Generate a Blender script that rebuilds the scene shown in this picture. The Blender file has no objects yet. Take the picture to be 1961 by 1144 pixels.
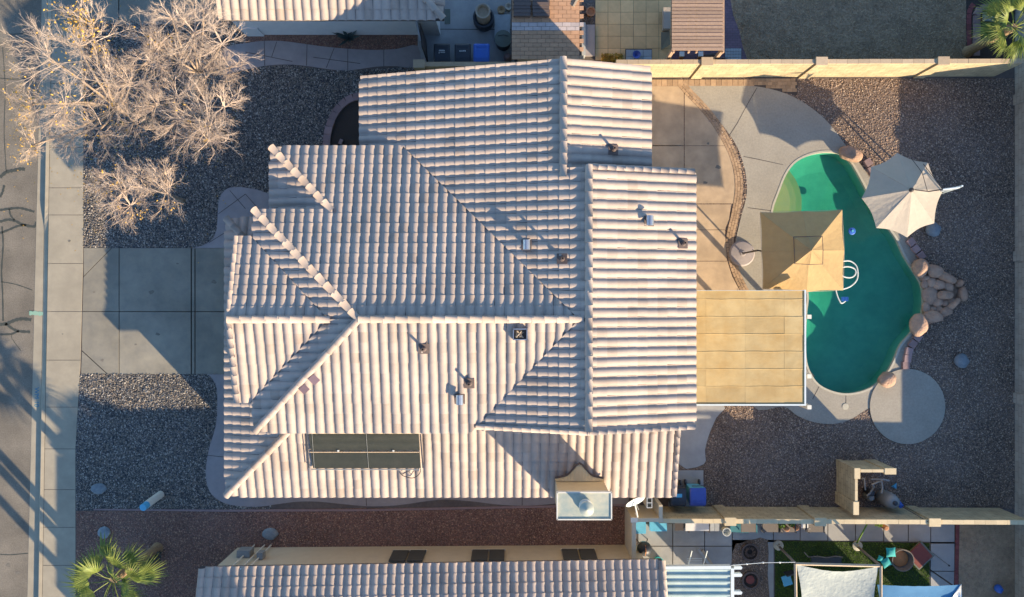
import bpy, math, random
import numpy as np
from math import pi, sin, cos, radians, sqrt, atan2, hypot
from mathutils import Vector, Matrix
from mathutils.geometry import tessellate_polygon
R = random.Random(7)
SC = bpy.context.scene
COL = SC.collection
# ------------------------------------------------------------------ camera, light, exposure
HC, FP, CX, CY = 29.5, 1400.0, 980.5, 572.0
cam = bpy.data.cameras.new('camera'); cam_o = bpy.data.objects.new('camera', cam); COL.objects.link(cam_o)
cam_o.location = (0, 0, HC); cam.sensor_width = 36; cam.lens = 36 * FP / 1961; cam.clip_end = 1500; cam.clip_start = 0.5
SC.camera = cam_o
SUN_EL = radians(19.2); SUN_AZ = radians(136.8)
world = bpy.data.worlds.new('World'); SC.world = world; world.use_nodes = True
nt = world.node_tree; nt.nodes.clear()
sky = nt.nodes.new('ShaderNodeTexSky'); sky.sky_type = 'NISHITA'; sky.sun_disc = False
sky.sun_elevation = SUN_EL; sky.sun_rotation = SUN_AZ; sky.ozone_density = 4.5; sky.dust_density = 0.4
bg = nt.nodes.new('ShaderNodeBackground'); bg.inputs[1].default_value = 0.125
wo = nt.nodes.new('ShaderNodeOutputWorld'); nt.links.new(sky.outputs[0], bg.inputs[0]); nt.links.new(bg.outputs[0], wo.inputs[0])
sun = bpy.data.lights.new('sun', 'SUN'); sun.energy = 4.3; sun.angle = radians(0.53); sun.color = (1.0, 0.80, 0.56)
sun_o = bpy.data.objects.new('sun', sun); COL.objects.link(sun_o); sun_o.location = (40, -40, 40)
sdir = Vector((-sin(SUN_AZ) * cos(SUN_EL), -cos(SUN_AZ) * cos(SUN_EL), -sin(SUN_EL)))
sun_o.rotation_euler = sdir.to_track_quat('-Z', 'Y').to_euler()
SC.view_settings.view_transform = 'Standard'; SC.view_settings.look = 'None'
SC.view_settings.exposure = 1.42; SC.view_settings.gamma = 1.0
SC.cycles.transparent_max_bounces = 16; SC.cycles.max_bounces = 6

# ------------------------------------------------------------------ helpers
def G(px, py, z=0.0):
    k = (HC - z) / FP
    return ((px - CX) * k, (CY - py) * k)
def G3(px, py, z=0.0):
    x, y = G(px, py, z); return Vector((x, y, z))
def GP(pts, z=0.0): return [G(a, b, z) for a, b in pts]
def onplane(px, py, pl):
    a, b, c = pl; dx, dy = (px - CX) / FP, (CY - py) / FP
    t = (HC - c) / (1 + a * dx + b * dy)     # z = HC - t
    return Vector((dx * t, dy * t, HC - t))
def smooth(pts, n=6, closed=True):
    out = []; m = len(pts)
    rng = range(m) if closed else range(m - 1)
    for i in rng:
        if closed: p0, p1, p2, p3 = pts[i - 1], pts[i], pts[(i + 1) % m], pts[(i + 2) % m]
        else: p0, p1, p2, p3 = pts[max(i - 1, 0)], pts[i], pts[i + 1], pts[min(i + 2, m - 1)]
        for k in range(n):
            t = k / n
            out.append(tuple(0.5 * (2 * b + (c - a) * t + (2 * a - 5 * b + 4 * c - d) * t * t + (3 * b - a - 3 * c + d) * t ** 3) for a, b, c, d in zip(p0, p1, p2, p3)))
    if not closed: out.append(tuple(pts[-1]))
    return out
def circle(cx, cy, r, n=40): return [(cx + r * cos(2 * pi * i / n), cy + r * sin(2 * pi * i / n)) for i in range(n)]
def tess(*polys):
    return [tuple(t) for t in tessellate_polygon([[Vector((x, y, 0)) for x, y in p] for p in polys])]
def area(p): return 0.5 * sum(p[i][0] * p[(i + 1) % len(p)][1] - p[(i + 1) % len(p)][0] * p[i][1] for i in range(len(p)))
def inpoly(x, y, poly):
    poly = np.asarray(poly); n = len(poly); c = np.zeros(np.shape(x), bool); j = n - 1
    for i in range(n):
        xi, yi = poly[i]; xj, yj = poly[j]
        m = ((yi > y) != (yj > y)) & (x < (xj - xi) * (y - yi) / ((yj - yi) + 1e-12) + xi)
        c ^= m; j = i
    return c
class MB:
    def __init__(s): s.v = []; s.f = []
    def add(s, v, f):
        b = len(s.v); s.v += [tuple(p) for p in v]; s.f += [tuple(i + b for i in q) for q in f]; return s
    def box(s, c, size, rz=0.0, taper=1.0, M=None):
        hx, hy, hz = size[0] / 2, size[1] / 2, size[2] / 2; vs = []
        for z in (-hz, hz):
            k = 1.0 if z > 0 else taper
            for x, y in ((-hx * k, -hy * k), (hx * k, -hy * k), (hx * k, hy * k), (-hx * k, hy * k)):
                p = Vector((x, y, z))
                if M is not None: p = M @ p
                vs.append((c[0] + p.x * cos(rz) - p.y * sin(rz), c[1] + p.x * sin(rz) + p.y * cos(rz), c[2] + p.z))
        return s.add(vs, [(3, 2, 1, 0), (4, 5, 6, 7), (0, 1, 5, 4), (1, 2, 6, 5), (2, 3, 7, 6), (3, 0, 4, 7)])
    def prism(s, poly, z0, z1, holes=(), bottom=True, top=True, zf=None):
        polys = [list(poly)] + [list(h) for h in holes]
        flat = [p for q in polys for p in q]; n = len(flat)
        tr = tess(*polys) if len(flat) > 4 or holes else [(0, 1, 2, 3)[:n]]
        def up(t):
            a, b, c = [flat[i] for i in t[:3]]
            return (b[0] - a[0]) * (c[1] - a[1]) - (c[0] - a[0]) * (b[1] - a[1]) > 0
        zt = (lambda p: z1) if zf is None else zf
        vs = [(x, y, z0) for x, y in flat] + [(x, y, zt((x, y))) for x, y in flat]; fs = []
        for t in tr:
            u = t if up(t) else tuple(reversed(t))
            if top: fs.append(tuple(i + n for i in u))
            if bottom: fs.append(tuple(reversed(u)))
        o = 0
        for k, q in enumerate(polys):
            m = len(q); ccw = (area(q) > 0) == (k == 0)
            for i in range(m):
                a, b = o + i, o + (i + 1) % m
                fs.append((a, b, b + n, a + n) if ccw else (b, a, a + n, b + n))
            o += m
        return s.add(vs, fs)
    def sheet(s, poly, z, holes=()):
        polys = [list(poly)] + [list(h) for h in holes]; flat = [p for q in polys for p in q]
        fs = []
        for t in tess(*polys):
            a, b, c = [flat[i] for i in t]
            fs.append(t if (b[0] - a[0]) * (c[1] - a[1]) - (c[0] - a[0]) * (b[1] - a[1]) > 0 else (t[2], t[1], t[0]))
        return s.add([(x, y, z) for x, y in flat], fs)
    def lathe(s, c, prof, n=16, caps=True):
        vs = []; fs = []
        for r, z in prof:
            for i in range(n):
                a = 2 * pi * i / n; vs.append((c[0] + r * cos(a), c[1] + r * sin(a), c[2] + z))
        for k in range(len(prof) - 1):
            for i in range(n):
                j = (i + 1) % n; fs.append((k * n + i, k * n + j, (k + 1) * n + j, (k + 1) * n + i))
        if caps: fs.append(tuple(reversed(range(n)))); fs.append(tuple((len(prof) - 1) * n + i for i in range(n)))
        return s.add(vs, fs)
    def tube(s, pts, r, n=6, caps=True):
        pts = [Vector(p) for p in pts]; rs = r if hasattr(r, '__len__') else [r] * len(pts); vs = []; fs = []
        for k, p in enumerate(pts):
            d = (pts[min(k + 1, len(pts) - 1)] - pts[max(k - 1, 0)]).normalized()
            a = d.cross(Vector((0, 0, 1)) if abs(d.z) < .9 else Vector((1, 0, 0))).normalized(); b = a.cross(d)
            for i in range(n):
                t = 2 * pi * i / n; vs.append(p + (a * cos(t) + b * sin(t)) * rs[k])
        for k in range(len(pts) - 1):
            for i in range(n):
                j = (i + 1) % n; fs.append((k * n + i, (k + 1) * n + i, (k + 1) * n + j, k * n + j))
        if caps: fs.append(tuple(range(n))); fs.append(tuple((len(pts) - 1) * n + i for i in reversed(range(n))))
        return s.add(vs, fs)
    def mesh(s, name, mat=None, smooth_=False):
        me = bpy.data.meshes.new(name); me.from_pydata(s.v, [], s.f)
        if mat: me.materials.append(mat)
        if smooth_: me.shade_smooth() if hasattr(me, 'shade_smooth') else None
        me.update(); return me
def link(name, me, parent=None, world=True):
    o = bpy.data.objects.new(name, me); COL.objects.link(o)
    if parent is not None:
        o.parent = parent
        if world: o.matrix_parent_inverse = wm(parent).inverted()
    return o
def wm(o):
    m = Matrix.LocRotScale(o.location, o.rotation_euler, o.scale)
    return (wm(o.parent) @ o.matrix_parent_inverse @ m) if o.parent else m
def part(name, mb, mat, parent, world=True, sm=False, kind=None, label=None):
    o = link(name, mb.mesh(name, mat, sm), parent, world)
    if kind: o['kind'] = kind
    if label: o['label'] = label
    return o
def thing(name, label, cat, loc=(0, 0, 0), rz=0.0, group=None):
    o = bpy.data.objects.new(name, None); COL.objects.link(o); o.location = loc; o.rotation_euler = (0, 0, rz)
    o.empty_display_size = .2; o['label'] = label; o['category'] = cat
    if group: o['group'] = group
    return o
def solo(name, label, cat, mb, mat, sm=False, group=None, kind=None):
    o = link(name, mb.mesh(name, mat, sm)); o['label'] = label; o['category'] = cat
    if group: o['group'] = group
    if kind: o['kind'] = kind
    return o
def struct(name, mb, mat, label=None, kind='structure', cat=None):
    o = link(name, mb.mesh(name, mat)); o['kind'] = kind
    if label: o['label'] = label
    o['category'] = cat or name.replace('_', ' ')
    return o
def dup(o, loc, rz=None, label=None, group=None, scale=None):
    r = o.copy(); COL.objects.link(r); r.location = loc
    if rz is not None: r.rotation_euler = (0, 0, rz)
    if scale: r.scale = (scale,) * 3
    if label: r['label'] = label
    if group: r['group'] = group
    for ch in list(o.children):
        c = ch.copy(); COL.objects.link(c); c.parent = r
        for g in ch.children: d = g.copy(); COL.objects.link(d); d.parent = c
    return r

# ------------------------------------------------------------------ materials
def mat(name, c1, c2=None, scale=6.0, rough=0.85, bump=0.0, bscale=None, rand=0.0, c3=None, metal=0.0, detail=6, island=0.0, spec=None, big=0.0, bigscale=0.7, trans=0.0, dist=0.02):
    m = bpy.data.materials.new(name); m.use_nodes = True; n = m.node_tree; n.nodes.clear(); L = n.links
    out = n.nodes.new('ShaderNodeOutputMaterial'); bs = n.nodes.new('ShaderNodeBsdfPrincipled'); L.new(bs.outputs[0], out.inputs[0])
    bs.inputs['Roughness'].default_value = rough; bs.inputs['Metallic'].default_value = metal
    if spec is not None: bs.inputs['Specular IOR Level'].default_value = spec
    geo = n.nodes.new('ShaderNodeNewGeometry')
    c2 = c2 or tuple(x * .82 for x in c1)
    no = n.nodes.new('ShaderNodeTexNoise'); no.inputs['Scale'].default_value = scale; no.inputs['Detail'].default_value = detail; no.inputs['Roughness'].default_value = .65
    L.new(geo.outputs['Position'], no.inputs['Vector'])
    rp = n.nodes.new('ShaderNodeValToRGB'); L.new(no.outputs[0], rp.inputs[0])
    rp.color_ramp.elements[0].position = .3; rp.color_ramp.elements[0].color = (*c2, 1)
    rp.color_ramp.elements[1].position = .7; rp.color_ramp.elements[1].color = (*c1, 1)
    col = rp.outputs[0]
    if rand or island:
        oi = n.nodes.new('ShaderNodeObjectInfo'); ad = n.nodes.new('ShaderNodeMath'); ad.operation = 'ADD'
        L.new(oi.outputs['Random'], ad.inputs[0]); L.new(geo.outputs['Random Per Island'], ad.inputs[1])
        fr = n.nodes.new('ShaderNodeMath'); fr.operation = 'FRACT'; L.new(ad.outputs[0], fr.inputs[0])
        r2 = n.nodes.new('ShaderNodeValToRGB'); L.new(fr.outputs[0], r2.inputs[0])
        w = rand or island; r2.color_ramp.elements[0].color = (1 - w, 1 - w, 1 - w, 1); r2.color_ramp.elements[1].color = (1 + w * .6,) * 3 + (1,)
        if c3:
            e = r2.color_ramp.elements.new(.12); e.color = tuple(c3) + (1,)
            e = r2.color_ramp.elements.new(.2); e.color = (1, 1, 1, 1)
        mx = n.nodes.new('ShaderNodeMix'); mx.data_type = 'RGBA'; mx.blend_type = 'MULTIPLY'; mx.inputs[0].default_value = 1
        L.new(col, mx.inputs[6]); L.new(r2.outputs[0], mx.inputs[7]); col = mx.outputs[2]
    if big:
        nb = n.nodes.new('ShaderNodeTexNoise'); nb.inputs['Scale'].default_value = bigscale; nb.inputs['Detail'].default_value = 4
        L.new(geo.outputs['Position'], nb.inputs['Vector'])
        r3 = n.nodes.new('ShaderNodeValToRGB'); L.new(nb.outputs[0], r3.inputs[0])
        r3.color_ramp.elements[0].position = .35; r3.color_ramp.elements[0].color = (1 - big,) * 3 + (1,)
        r3.color_ramp.elements[1].position = .65; r3.color_ramp.elements[1].color = (1 + big * .4,) * 3 + (1,)
        mx = n.nodes.new('ShaderNodeMix'); mx.data_type = 'RGBA'; mx.blend_type = 'MULTIPLY'; mx.inputs[0].default_value = 1
        L.new(col, mx.inputs[6]); L.new(r3.outputs[0], mx.inputs[7]); col = mx.outputs[2]
    L.new(col, bs.inputs['Base Color'])
    if bump:
        nb = n.nodes.new('ShaderNodeTexNoise'); nb.inputs['Scale'].default_value = bscale or scale * 4; nb.inputs['Detail'].default_value = 5
        L.new(geo.outputs['Position'], nb.inputs['Vector'])
        bu = n.nodes.new('ShaderNodeBump'); bu.inputs['Strength'].default_value = bump; bu.inputs['Distance'].default_value = dist
        L.new(nb.outputs[0], bu.inputs['Height']); L.new(bu.outputs[0], bs.inputs['Normal'])
    if trans:
        tr = n.nodes.new('ShaderNodeBsdfTranslucent'); L.new(col, tr.inputs[0]); ms = n.nodes.new('ShaderNodeMixShader'); ms.inputs[0].default_value = trans
        L.new(bs.outputs[0], ms.inputs[1]); L.new(tr.outputs[0], ms.inputs[2]); L.new(ms.outputs[0], out.inputs[0])
    return m
def block_mat(name, c1, c2, cm, bw, bh, axis='xz', mortar=.012, bump=.5, rough=.9):
    m = bpy.data.materials.new(name); m.use_nodes = True; n = m.node_tree; n.nodes.clear(); L = n.links
    out = n.nodes.new('ShaderNodeOutputMaterial'); bs = n.nodes.new('ShaderNodeBsdfPrincipled'); L.new(bs.outputs[0], out.inputs[0]); bs.inputs['Roughness'].default_value = rough
    geo = n.nodes.new('ShaderNodeNewGeometry'); sp = n.nodes.new('ShaderNodeSeparateXYZ'); L.new(geo.outputs['Position'], sp.inputs[0])
    cb = n.nodes.new('ShaderNodeCombineXYZ')
    if axis == 'xz':   # walls: run along x or y, courses along z
        ad = n.nodes.new('ShaderNodeMath'); ad.operation = 'ADD'; L.new(sp.outputs[0], ad.inputs[0]); L.new(sp.outputs[1], ad.inputs[1])
        L.new(ad.outputs[0], cb.inputs[0]); L.new(sp.outputs[2], cb.inputs[1])
    else: L.new(sp.outputs[0], cb.inputs[0]); L.new(sp.outputs[1], cb.inputs[1])
    br = n.nodes.new('ShaderNodeTexBrick'); L.new(cb.outputs[0], br.inputs[0])
    br.inputs['Scale'].default_value = 1; br.inputs['Brick Width'].default_value = bw; br.inputs['Row Height'].default_value = bh; br.inputs['Mortar Size'].default_value = mortar
    br.inputs['Color1'].default_value = (*c1, 1); br.inputs['Color2'].default_value = (*c2, 1); br.inputs['Mortar'].default_value = (*cm, 1); br.inputs['Mortar Smooth'].default_value = .3
    no = n.nodes.new('ShaderNodeTexNoise'); no.inputs['Scale'].default_value = 2.5; no.inputs['Detail'].default_value = 8; L.new(geo.outputs['Position'], no.inputs['Vector'])
    rp = n.nodes.new('ShaderNodeValToRGB'); rp.color_ramp.elements[0].position = .3; rp.color_ramp.elements[0].color = (.8, .8, .8, 1); rp.color_ramp.elements[1].position = .7; rp.color_ramp.elements[1].color = (1.1, 1.1, 1.1, 1)
    L.new(no.outputs[0], rp.inputs[0]); mx = n.nodes.new('ShaderNodeMix'); mx.data_type = 'RGBA'; mx.blend_type = 'MULTIPLY'; mx.inputs[0].default_value = 1
    L.new(br.outputs[0], mx.inputs[6]); L.new(rp.outputs[0], mx.inputs[7]); L.new(mx.outputs[2], bs.inputs['Base Color'])
    bu = n.nodes.new('ShaderNodeBump'); bu.inputs['Strength'].default_value = bump; bu.inputs['Distance'].default_value = .012; bu.invert = True
    L.new(br.outputs['Fac'], bu.inputs['Height']); L.new(bu.outputs[0], bs.inputs['Normal'])
    return m
def gravel_mat(name, cols, vs=22, dark=.35):
    m = bpy.data.materials.new(name); m.use_nodes = True; n = m.node_tree; n.nodes.clear(); L = n.links
    out = n.nodes.new('ShaderNodeOutputMaterial'); bs = n.nodes.new('ShaderNodeBsdfPrincipled'); L.new(bs.outputs[0], out.inputs[0]); bs.inputs['Roughness'].default_value = .9
    geo = n.nodes.new('ShaderNodeNewGeometry')
    vo = n.nodes.new('ShaderNodeTexVoronoi'); vo.inputs['Scale'].default_value = vs; L.new(geo.outputs['Position'], vo.inputs['Vector'])
    sp = n.nodes.new('ShaderNodeSeparateColor'); L.new(vo.outputs['Color'], sp.inputs[0])
    rp = n.nodes.new('ShaderNodeValToRGB'); L.new(sp.outputs[0], rp.inputs[0]); rp.color_ramp.interpolation = 'CONSTANT'
    els = rp.color_ramp.elements; els[0].color = (*cols[0], 1); els[1].position = 1 / len(cols); els[1].color = (*cols[1], 1)
    for i in range(2, len(cols)): e = els.new(i / len(cols)); e.color = (*cols[i], 1)
    no = n.nodes.new('ShaderNodeTexNoise'); no.inputs['Scale'].default_value = .55; no.inputs['Detail'].default_value = 5; L.new(geo.outputs['Position'], no.inputs['Vector'])
    r2 = n.nodes.new('ShaderNodeValToRGB'); r2.color_ramp.elements[0].position = .35; r2.color_ramp.elements[0].color = (.78, .76, .74, 1); r2.color_ramp.elements[1].position = .65; r2.color_ramp.elements[1].color = (1.1, 1.1, 1.12, 1); L.new(no.outputs[0], r2.inputs[0])
    mx = n.nodes.new('ShaderNodeMix'); mx.data_type = 'RGBA'; mx.blend_type = 'MULTIPLY'; mx.inputs[0].default_value = 1
    L.new(rp.outputs[0], mx.inputs[6]); L.new(r2.outputs[0], mx.inputs[7]); L.new(mx.outputs[2], bs.inputs['Base Color'])
    bu = n.nodes.new('ShaderNodeBump'); bu.inputs['Strength'].default_value = .9; bu.inputs['Distance'].default_value = .03; bu.invert = True
    L.new(vo.outputs['Distance'], bu.inputs['Height']); L.new(bu.outputs[0], bs.inputs['Normal'])
    return m
def pebble_mat(name, cols):
    m = bpy.data.materials.new(name); m.use_nodes = True; n = m.node_tree; L = n.links; bs = n.nodes['Principled BSDF']; bs.inputs['Roughness'].default_value = .85
    geo = n.nodes.new('ShaderNodeNewGeometry'); rp = n.nodes.new('ShaderNodeValToRGB'); rp.color_ramp.interpolation = 'CONSTANT'; L.new(geo.outputs['Random Per Island'], rp.inputs[0])
    els = rp.color_ramp.elements; els[0].color = (*cols[0], 1); els[1].position = 1 / len(cols); els[1].color = (*cols[1], 1)
    for i in range(2, len(cols)): e = els.new(i / len(cols)); e.color = (*cols[i], 1)
    L.new(rp.outputs[0], bs.inputs['Base Color']); return m

M = {}
M['tile'] = mat('roof_tile', (.455, .365, .29), (.40, .32, .258), 3.5, .8, .25, 40, rand=.055, c3=(.88, .85, .82), big=.13, bigscale=.9)
M['mortar'] = mat('mortar', (.45, .42, .38), None, 8, .9, .3)
M['under'] = mat('roof_underlay', (.06, .055, .06), None, 4, .8)
M['stucco'] = mat('stucco_cream', (.55, .47, .33), (.5, .42, .3), 3, .9, .3, 60)
M['stucco_w'] = mat('stucco_white', (.62, .62, .6), (.55, .56, .55), 3, .9, .3, 60)
M['stucco_y'] = mat('stucco_yellow', (.62, .50, .30), (.55, .44, .27), 3, .9, .3, 60)
M['trim'] = mat('painted_trim', (.7, .66, .55), None, 4, .6)
M['conc'] = mat('concrete', (.29, .262, .195), (.215, .20, .16), 2.2, .9, .3, 50, rand=.10, big=.18, bigscale=.6)
M['conc2'] = mat('concrete_cool', (.36, .36, .34), (.29, .29, .28), 2, .9, .3, 70, rand=.06, big=.12)
M['curb'] = mat('curb_concrete', (.38, .33, .235), (.31, .27, .195), 2.2, .9, .25, 50, big=.1)
M['asphalt'] = mat('asphalt', (.25, .215, .16), (.15, .13, .10), 22, .95, .6, 90, rand=0, big=.24, bigscale=.8)
M['tar'] = mat('crack_tar', (.06, .065, .05), None, 9, .7)
M['patio'] = mat('patio_concrete', (.50, .37, .23), (.40, .295, .185), 1.8, .85, .15, 60, rand=.05, big=.14, bigscale=.9)
M['deck'] = mat('cool_deck', (.36, .33, .26), (.28, .255, .205), 14, .9, .4, 70, big=.08, bigscale=1.0)
M['path'] = mat('path_concrete', (.33, .29, .27), (.27, .24, .23), 3, .9, .3, 60, rand=.06, big=.1)
M['brick'] = mat('paver_brick', (.42, .29, .17), (.33, .22, .13), 9, .9, .3, 60, rand=.22)
M['pinkblock'] = mat('pink_block', (.33, .22, .20), (.26, .18, .17), 9, .9, .4, 60, rand=.2)
M['redbrick'] = mat('red_brick', (.24, .07, .06), (.17, .05, .05), 9, .9, .3, 60, rand=.2)
M['dirt'] = mat('dirt', (.10, .08, .065), (.06, .05, .045), 9, .95, .6, 60, big=.2)
M['yard'] = mat('bare_earth', (.16, .13, .11), (.11, .09, .08), 7, .95, .6, 60, big=.2)
fg = [(.05, .05, .055), (.09, .085, .08), (.13, .12, .105), (.05, .055, .06), (.22, .2, .17), (.08, .07, .06), (.11, .1, .095), (.34, .31, .27)]
bgc = [(.13, .09, .065), (.20, .135, .085), (.12, .085, .06), (.23, .165, .12), (.15, .115, .09), (.28, .21, .16), (.13, .10, .085)]
rgc = [(.19, .09, .065), (.25, .125, .085), (.14, .08, .06), (.32, .18, .12), (.22, .14, .10), (.17, .10, .08)]
M['g_front'] = gravel_mat('front_gravel_base', [tuple(c * .85 for c in x) for x in fg])
M['g_back'] = gravel_mat('back_gravel_base', bgc, 26)
M['g_red'] = gravel_mat('red_gravel_base', rgc, 28)
M['p_front'] = pebble_mat('front_pebbles', [(.09, .085, .075), (.15, .135, .11), (.19, .17, .14), (.11, .11, .105), (.36, .32, .26), (.22, .18, .13), (.14, .13, .115), (.45, .41, .34), (.26, .205, .15)])
M['p_back'] = pebble_mat('back_pebbles', [(.29, .195, .13), (.37, .25, .165), (.20, .145, .11), (.46, .33, .22), (.28, .21, .17), (.48, .38, .28), (.25, .17, .125)])
M['p_red'] = pebble_mat('red_pebbles', [(.33, .17, .12), (.40, .22, .15), (.22, .13, .10), (.5, .3, .19), (.28, .18, .14)])
M['block'] = block_mat('wall_block', (.50, .40, .23), (.43, .345, .20), (.28, .22, .13), .41, .205)
M['block2'] = block_mat('wall_block_grey', (.38, .35, .28), (.34, .31, .25), (.24, .22, .18), .41, .205)
M['coping'] = mat('block_coping', (.50, .38, .24), (.44, .33, .21), 6, .9, .3, 60, rand=.12)
M['copingy'] = mat('block_coping_yellow', (.62, .50, .30), (.55, .44, .26), 6, .9, .3, 60, rand=.1)
M['poolc'] = mat('pool_coping', (.46, .43, .33), None, 9, .7)
M['plaster'] = mat('pool_plaster', (.13, .37, .27), (.10, .32, .245), 3, .8, 0, big=.12, bigscale=.8)
M['step'] = mat('pool_step_plaster', (.24, .26, .10), (.20, .25, .11), 3, .8)
M['canvas'] = mat('umbrella_canvas_tan', (.50, .34, .15), (.43, .29, .13), 2.5, .85, .6, 7, trans=.25, dist=.03)
M['canvas2'] = mat('umbrella_canvas_beige', (.50, .43, .34), (.45, .39, .31), 2.5, .85, .6, 7, trans=.25, dist=.03)
M['sailw'] = mat('shade_sail_white', (.55, .58, .5), (.42, .46, .42), 3, .85, .5, 8, trans=.3, dist=.05)
M['sailb'] = mat('shade_sail_blue', (.07, .24, .42), (.05, .2, .37), 2.5, .8, .3, 6, trans=.2)
M['darkmetal'] = mat('dark_metal', (.045, .035, .03), None, 9, .5)
M['metal'] = mat('galvanised_metal', (.55, .57, .58), (.45, .47, .48), 9, .35, 0, metal=.8)
M['alu'] = mat('white_aluminium', (.62, .68, .66), (.55, .6, .58), 5, .5)
M['cap'] = mat('chimney_cap_metal', (.50, .47, .34), (.26, .33, .29), 2.6, .5, .1, 9)
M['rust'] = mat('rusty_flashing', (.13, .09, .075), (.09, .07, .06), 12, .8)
M['rock'] = mat('boulder', (.52, .33, .21), (.33, .21, .145), 5, .9, .7, 14, rand=.22, dist=.05)
M['rock2'] = mat('grey_rock', (.24, .27, .27), (.15, .18, .2), 7, .9, .6, 18, rand=.15, dist=.05)
M['bark'] = mat('bark', (.40, .30, .21), (.26, .2, .15), 12, .95, .6, 30)
M['twig'] = mat('twig', (.60, .47, .35), (.46, .36, .28), 5, .9, 0, island=.25)
M['yleaf'] = mat('yellow_leaf', (.60, .36, .05), (.48, .28, .05), 8, .8, island=.3)
M['frond'] = mat('palm_frond', (.30, .33, .06), (.12, .19, .035), 4, .6, 0, rand=.3, trans=.3)
M['palmtrunk'] = mat('palm_trunk', (.36, .24, .12), (.22, .14, .08), 14, .95, .6, 30)
M['agave'] = mat('agave', (.04, .07, .06), (.03, .05, .05), 6, .6, rand=.2)
M['blackp'] = mat('black_plastic', (.022, .028, .036), (.03, .036, .045), 5, .5)
M['bluep'] = mat('blue_plastic', (.03, .12, .50), (.035, .13, .45), 5, .45)
M['purplep'] = mat('violet_blue_plastic', (.05, .09, .36), None, 5, .45)
M['greyp'] = mat('grey_plastic', (.25, .26, .25), None, 5, .5)
M['greenp'] = mat('grey_green_plastic', (.12, .14, .11), None, 5, .5)
M['lightp'] = mat('light_blue_plastic', (.10, .42, .62), None, 5, .5)
M['white'] = mat('white_plastic', (.72, .74, .70), None, 5, .5)
M['teal'] = mat('teal_cloth', (.02, .36, .34), (.02, .3, .3), 5, .8)
M['tealdk'] = mat('teal_paint', (.02, .17, .2), None, 5, .6)
M['wood'] = mat('weathered_wood', (.42, .28, .18), (.32, .21, .14), 12, .85, .3, 50, rand=.2)
M['woodlt'] = mat('pale_wood', (.52, .40, .27), (.42, .32, .21), 12, .85, .2, 50, rand=.1)
M['terra'] = mat('terracotta', (.42, .20, .09), (.34, .16, .08), 8, .8)
M['soil'] = mat('potting_soil', (.06, .045, .035), None, 20, .95, .6, 60)
M['shed'] = mat('shed_roof_tile', (.50, .29, .16), (.42, .24, .14), 7, .85, .2, 50, rand=.12)
M['shedw'] = mat('shed_roof_tile_pale', (.52, .44, .40), None, 7, .85, .2, 50, rand=.1)
M['flag'] = mat('tan_paver', (.84, .53, .24), (.72, .45, .20), 5, .85, .25, 60, rand=.14)
M['purplebrick'] = mat('purple_brick', (.18, .12, .14), (.14, .1, .12), 8, .9, rand=.2)
M['greytile'] = mat('grey_tile', (.36, .38, .38), None, 8, .7, rand=.1)
M['solar'] = mat('solar_mat', (.075, .075, .055), (.05, .055, .04), 2, .5, .2, 20)
M['cover'] = mat('patio_cover_panel', (.52, .39, .18), (.45, .29, .10), 1.1, .7, .25, 9, rand=.11, big=.10, bigscale=2.0)
M['glass'] = mat('window_screen', (.07, .075, .07), None, 5, .4)
M['orange'] = mat('tan_wicker', (.50, .20, .07), None, 10, .8)
M['cable'] = mat('black_cable', (.02, .02, .02), None, 5, .6)
M['spray'] = mat('blue_spray_paint', (.02, .20, .30), None, 20, .9)
M['sprayg'] = mat('green_spray_paint', (.18, .40, .28), (.3, .38, .28), 20, .9)
M['grassg'] = mat('grass_green', (.16, .28, .03), (.08, .16, .02), 3, .8, island=.4, trans=.25)
M['grassb'] = mat('grass_brown', (.62, .46, .28), (.38, .29, .19), 2.0, .9, island=.35)
M['lawn'] = mat('lawn_soil', (.46, .32, .19), (.27, .195, .12), 6, .95, .6, 50, big=.25, bigscale=.8)
M['lawng'] = mat('green_lawn_soil', (.04, .065, .015), (.03, .05, .012), 6, .95, .6, 50)
M['redmat'] = mat('red_brown_mat', (.20, .055, .045), (.16, .045, .04), 9, .9)
M['wicker'] = mat('grey_wicker', (.16, .14, .12), None, 14, .8)
M['corr'] = mat('corrugated_roof', (.45, .52, .46), (.3, .4, .38), 2.0, .5)
# ------------------------------------------------------------------ pool outline and ground
POOL_PX = smooth([(1589, 290), (1612, 294), (1630, 310), (1645, 334), (1662, 366), (1684, 408), (1704, 438), (1718, 458), (1733, 490), (1752, 520), (1766, 545), (1770, 575),
                  (1765, 608), (1748, 636), (1726, 662), (1714, 690), (1700, 715), (1680, 737), (1652, 751), (1620, 756), (1590, 750), (1565, 736), (1549, 712), (1542, 685),
                  (1541, 640), (1543, 600), (1546, 565), (1535, 530), (1510, 492), (1488, 455), (1477, 425), (1479, 398), (1489, 370), (1503, 335), (1521, 311), (1546, 297), (1570, 291)], 4)
POOL = GP(POOL_PX)
def inset(poly, d):
    n = len(poly); s = 1 if area(poly) > 0 else -1; out = []
    for i in range(n):
        (x0, y0), (x1, y1) = poly[i - 1], poly[(i + 1) % n]
        dx, dy = x1 - x0, y1 - y0; l = hypot(dx, dy) or 1
        out.append((poly[i][0] - s * dy / l * d, poly[i][1] + s * dx / l * d))
    return out
YARD = [G(x, y) for x, y in ((95, -900), (2900, -900), (2900, 2000), (78, 2000), (78, 1144), (86, 850), (97, 600), (99, 300), (101, 0))]
struct('ground', MB().sheet([(-160, -160), (160, -160), (160, 160), (-160, 160)], -.17, [POOL]), M['yard'], 'bare earth under and around the houses')
struct('yard_soil', MB().sheet(YARD, -.012, [POOL]), M['yard'], 'bare brown soil of the house plots')
def sx(y):   # x of asphalt edge in the photograph
    return 80 - y * .0242
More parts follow.
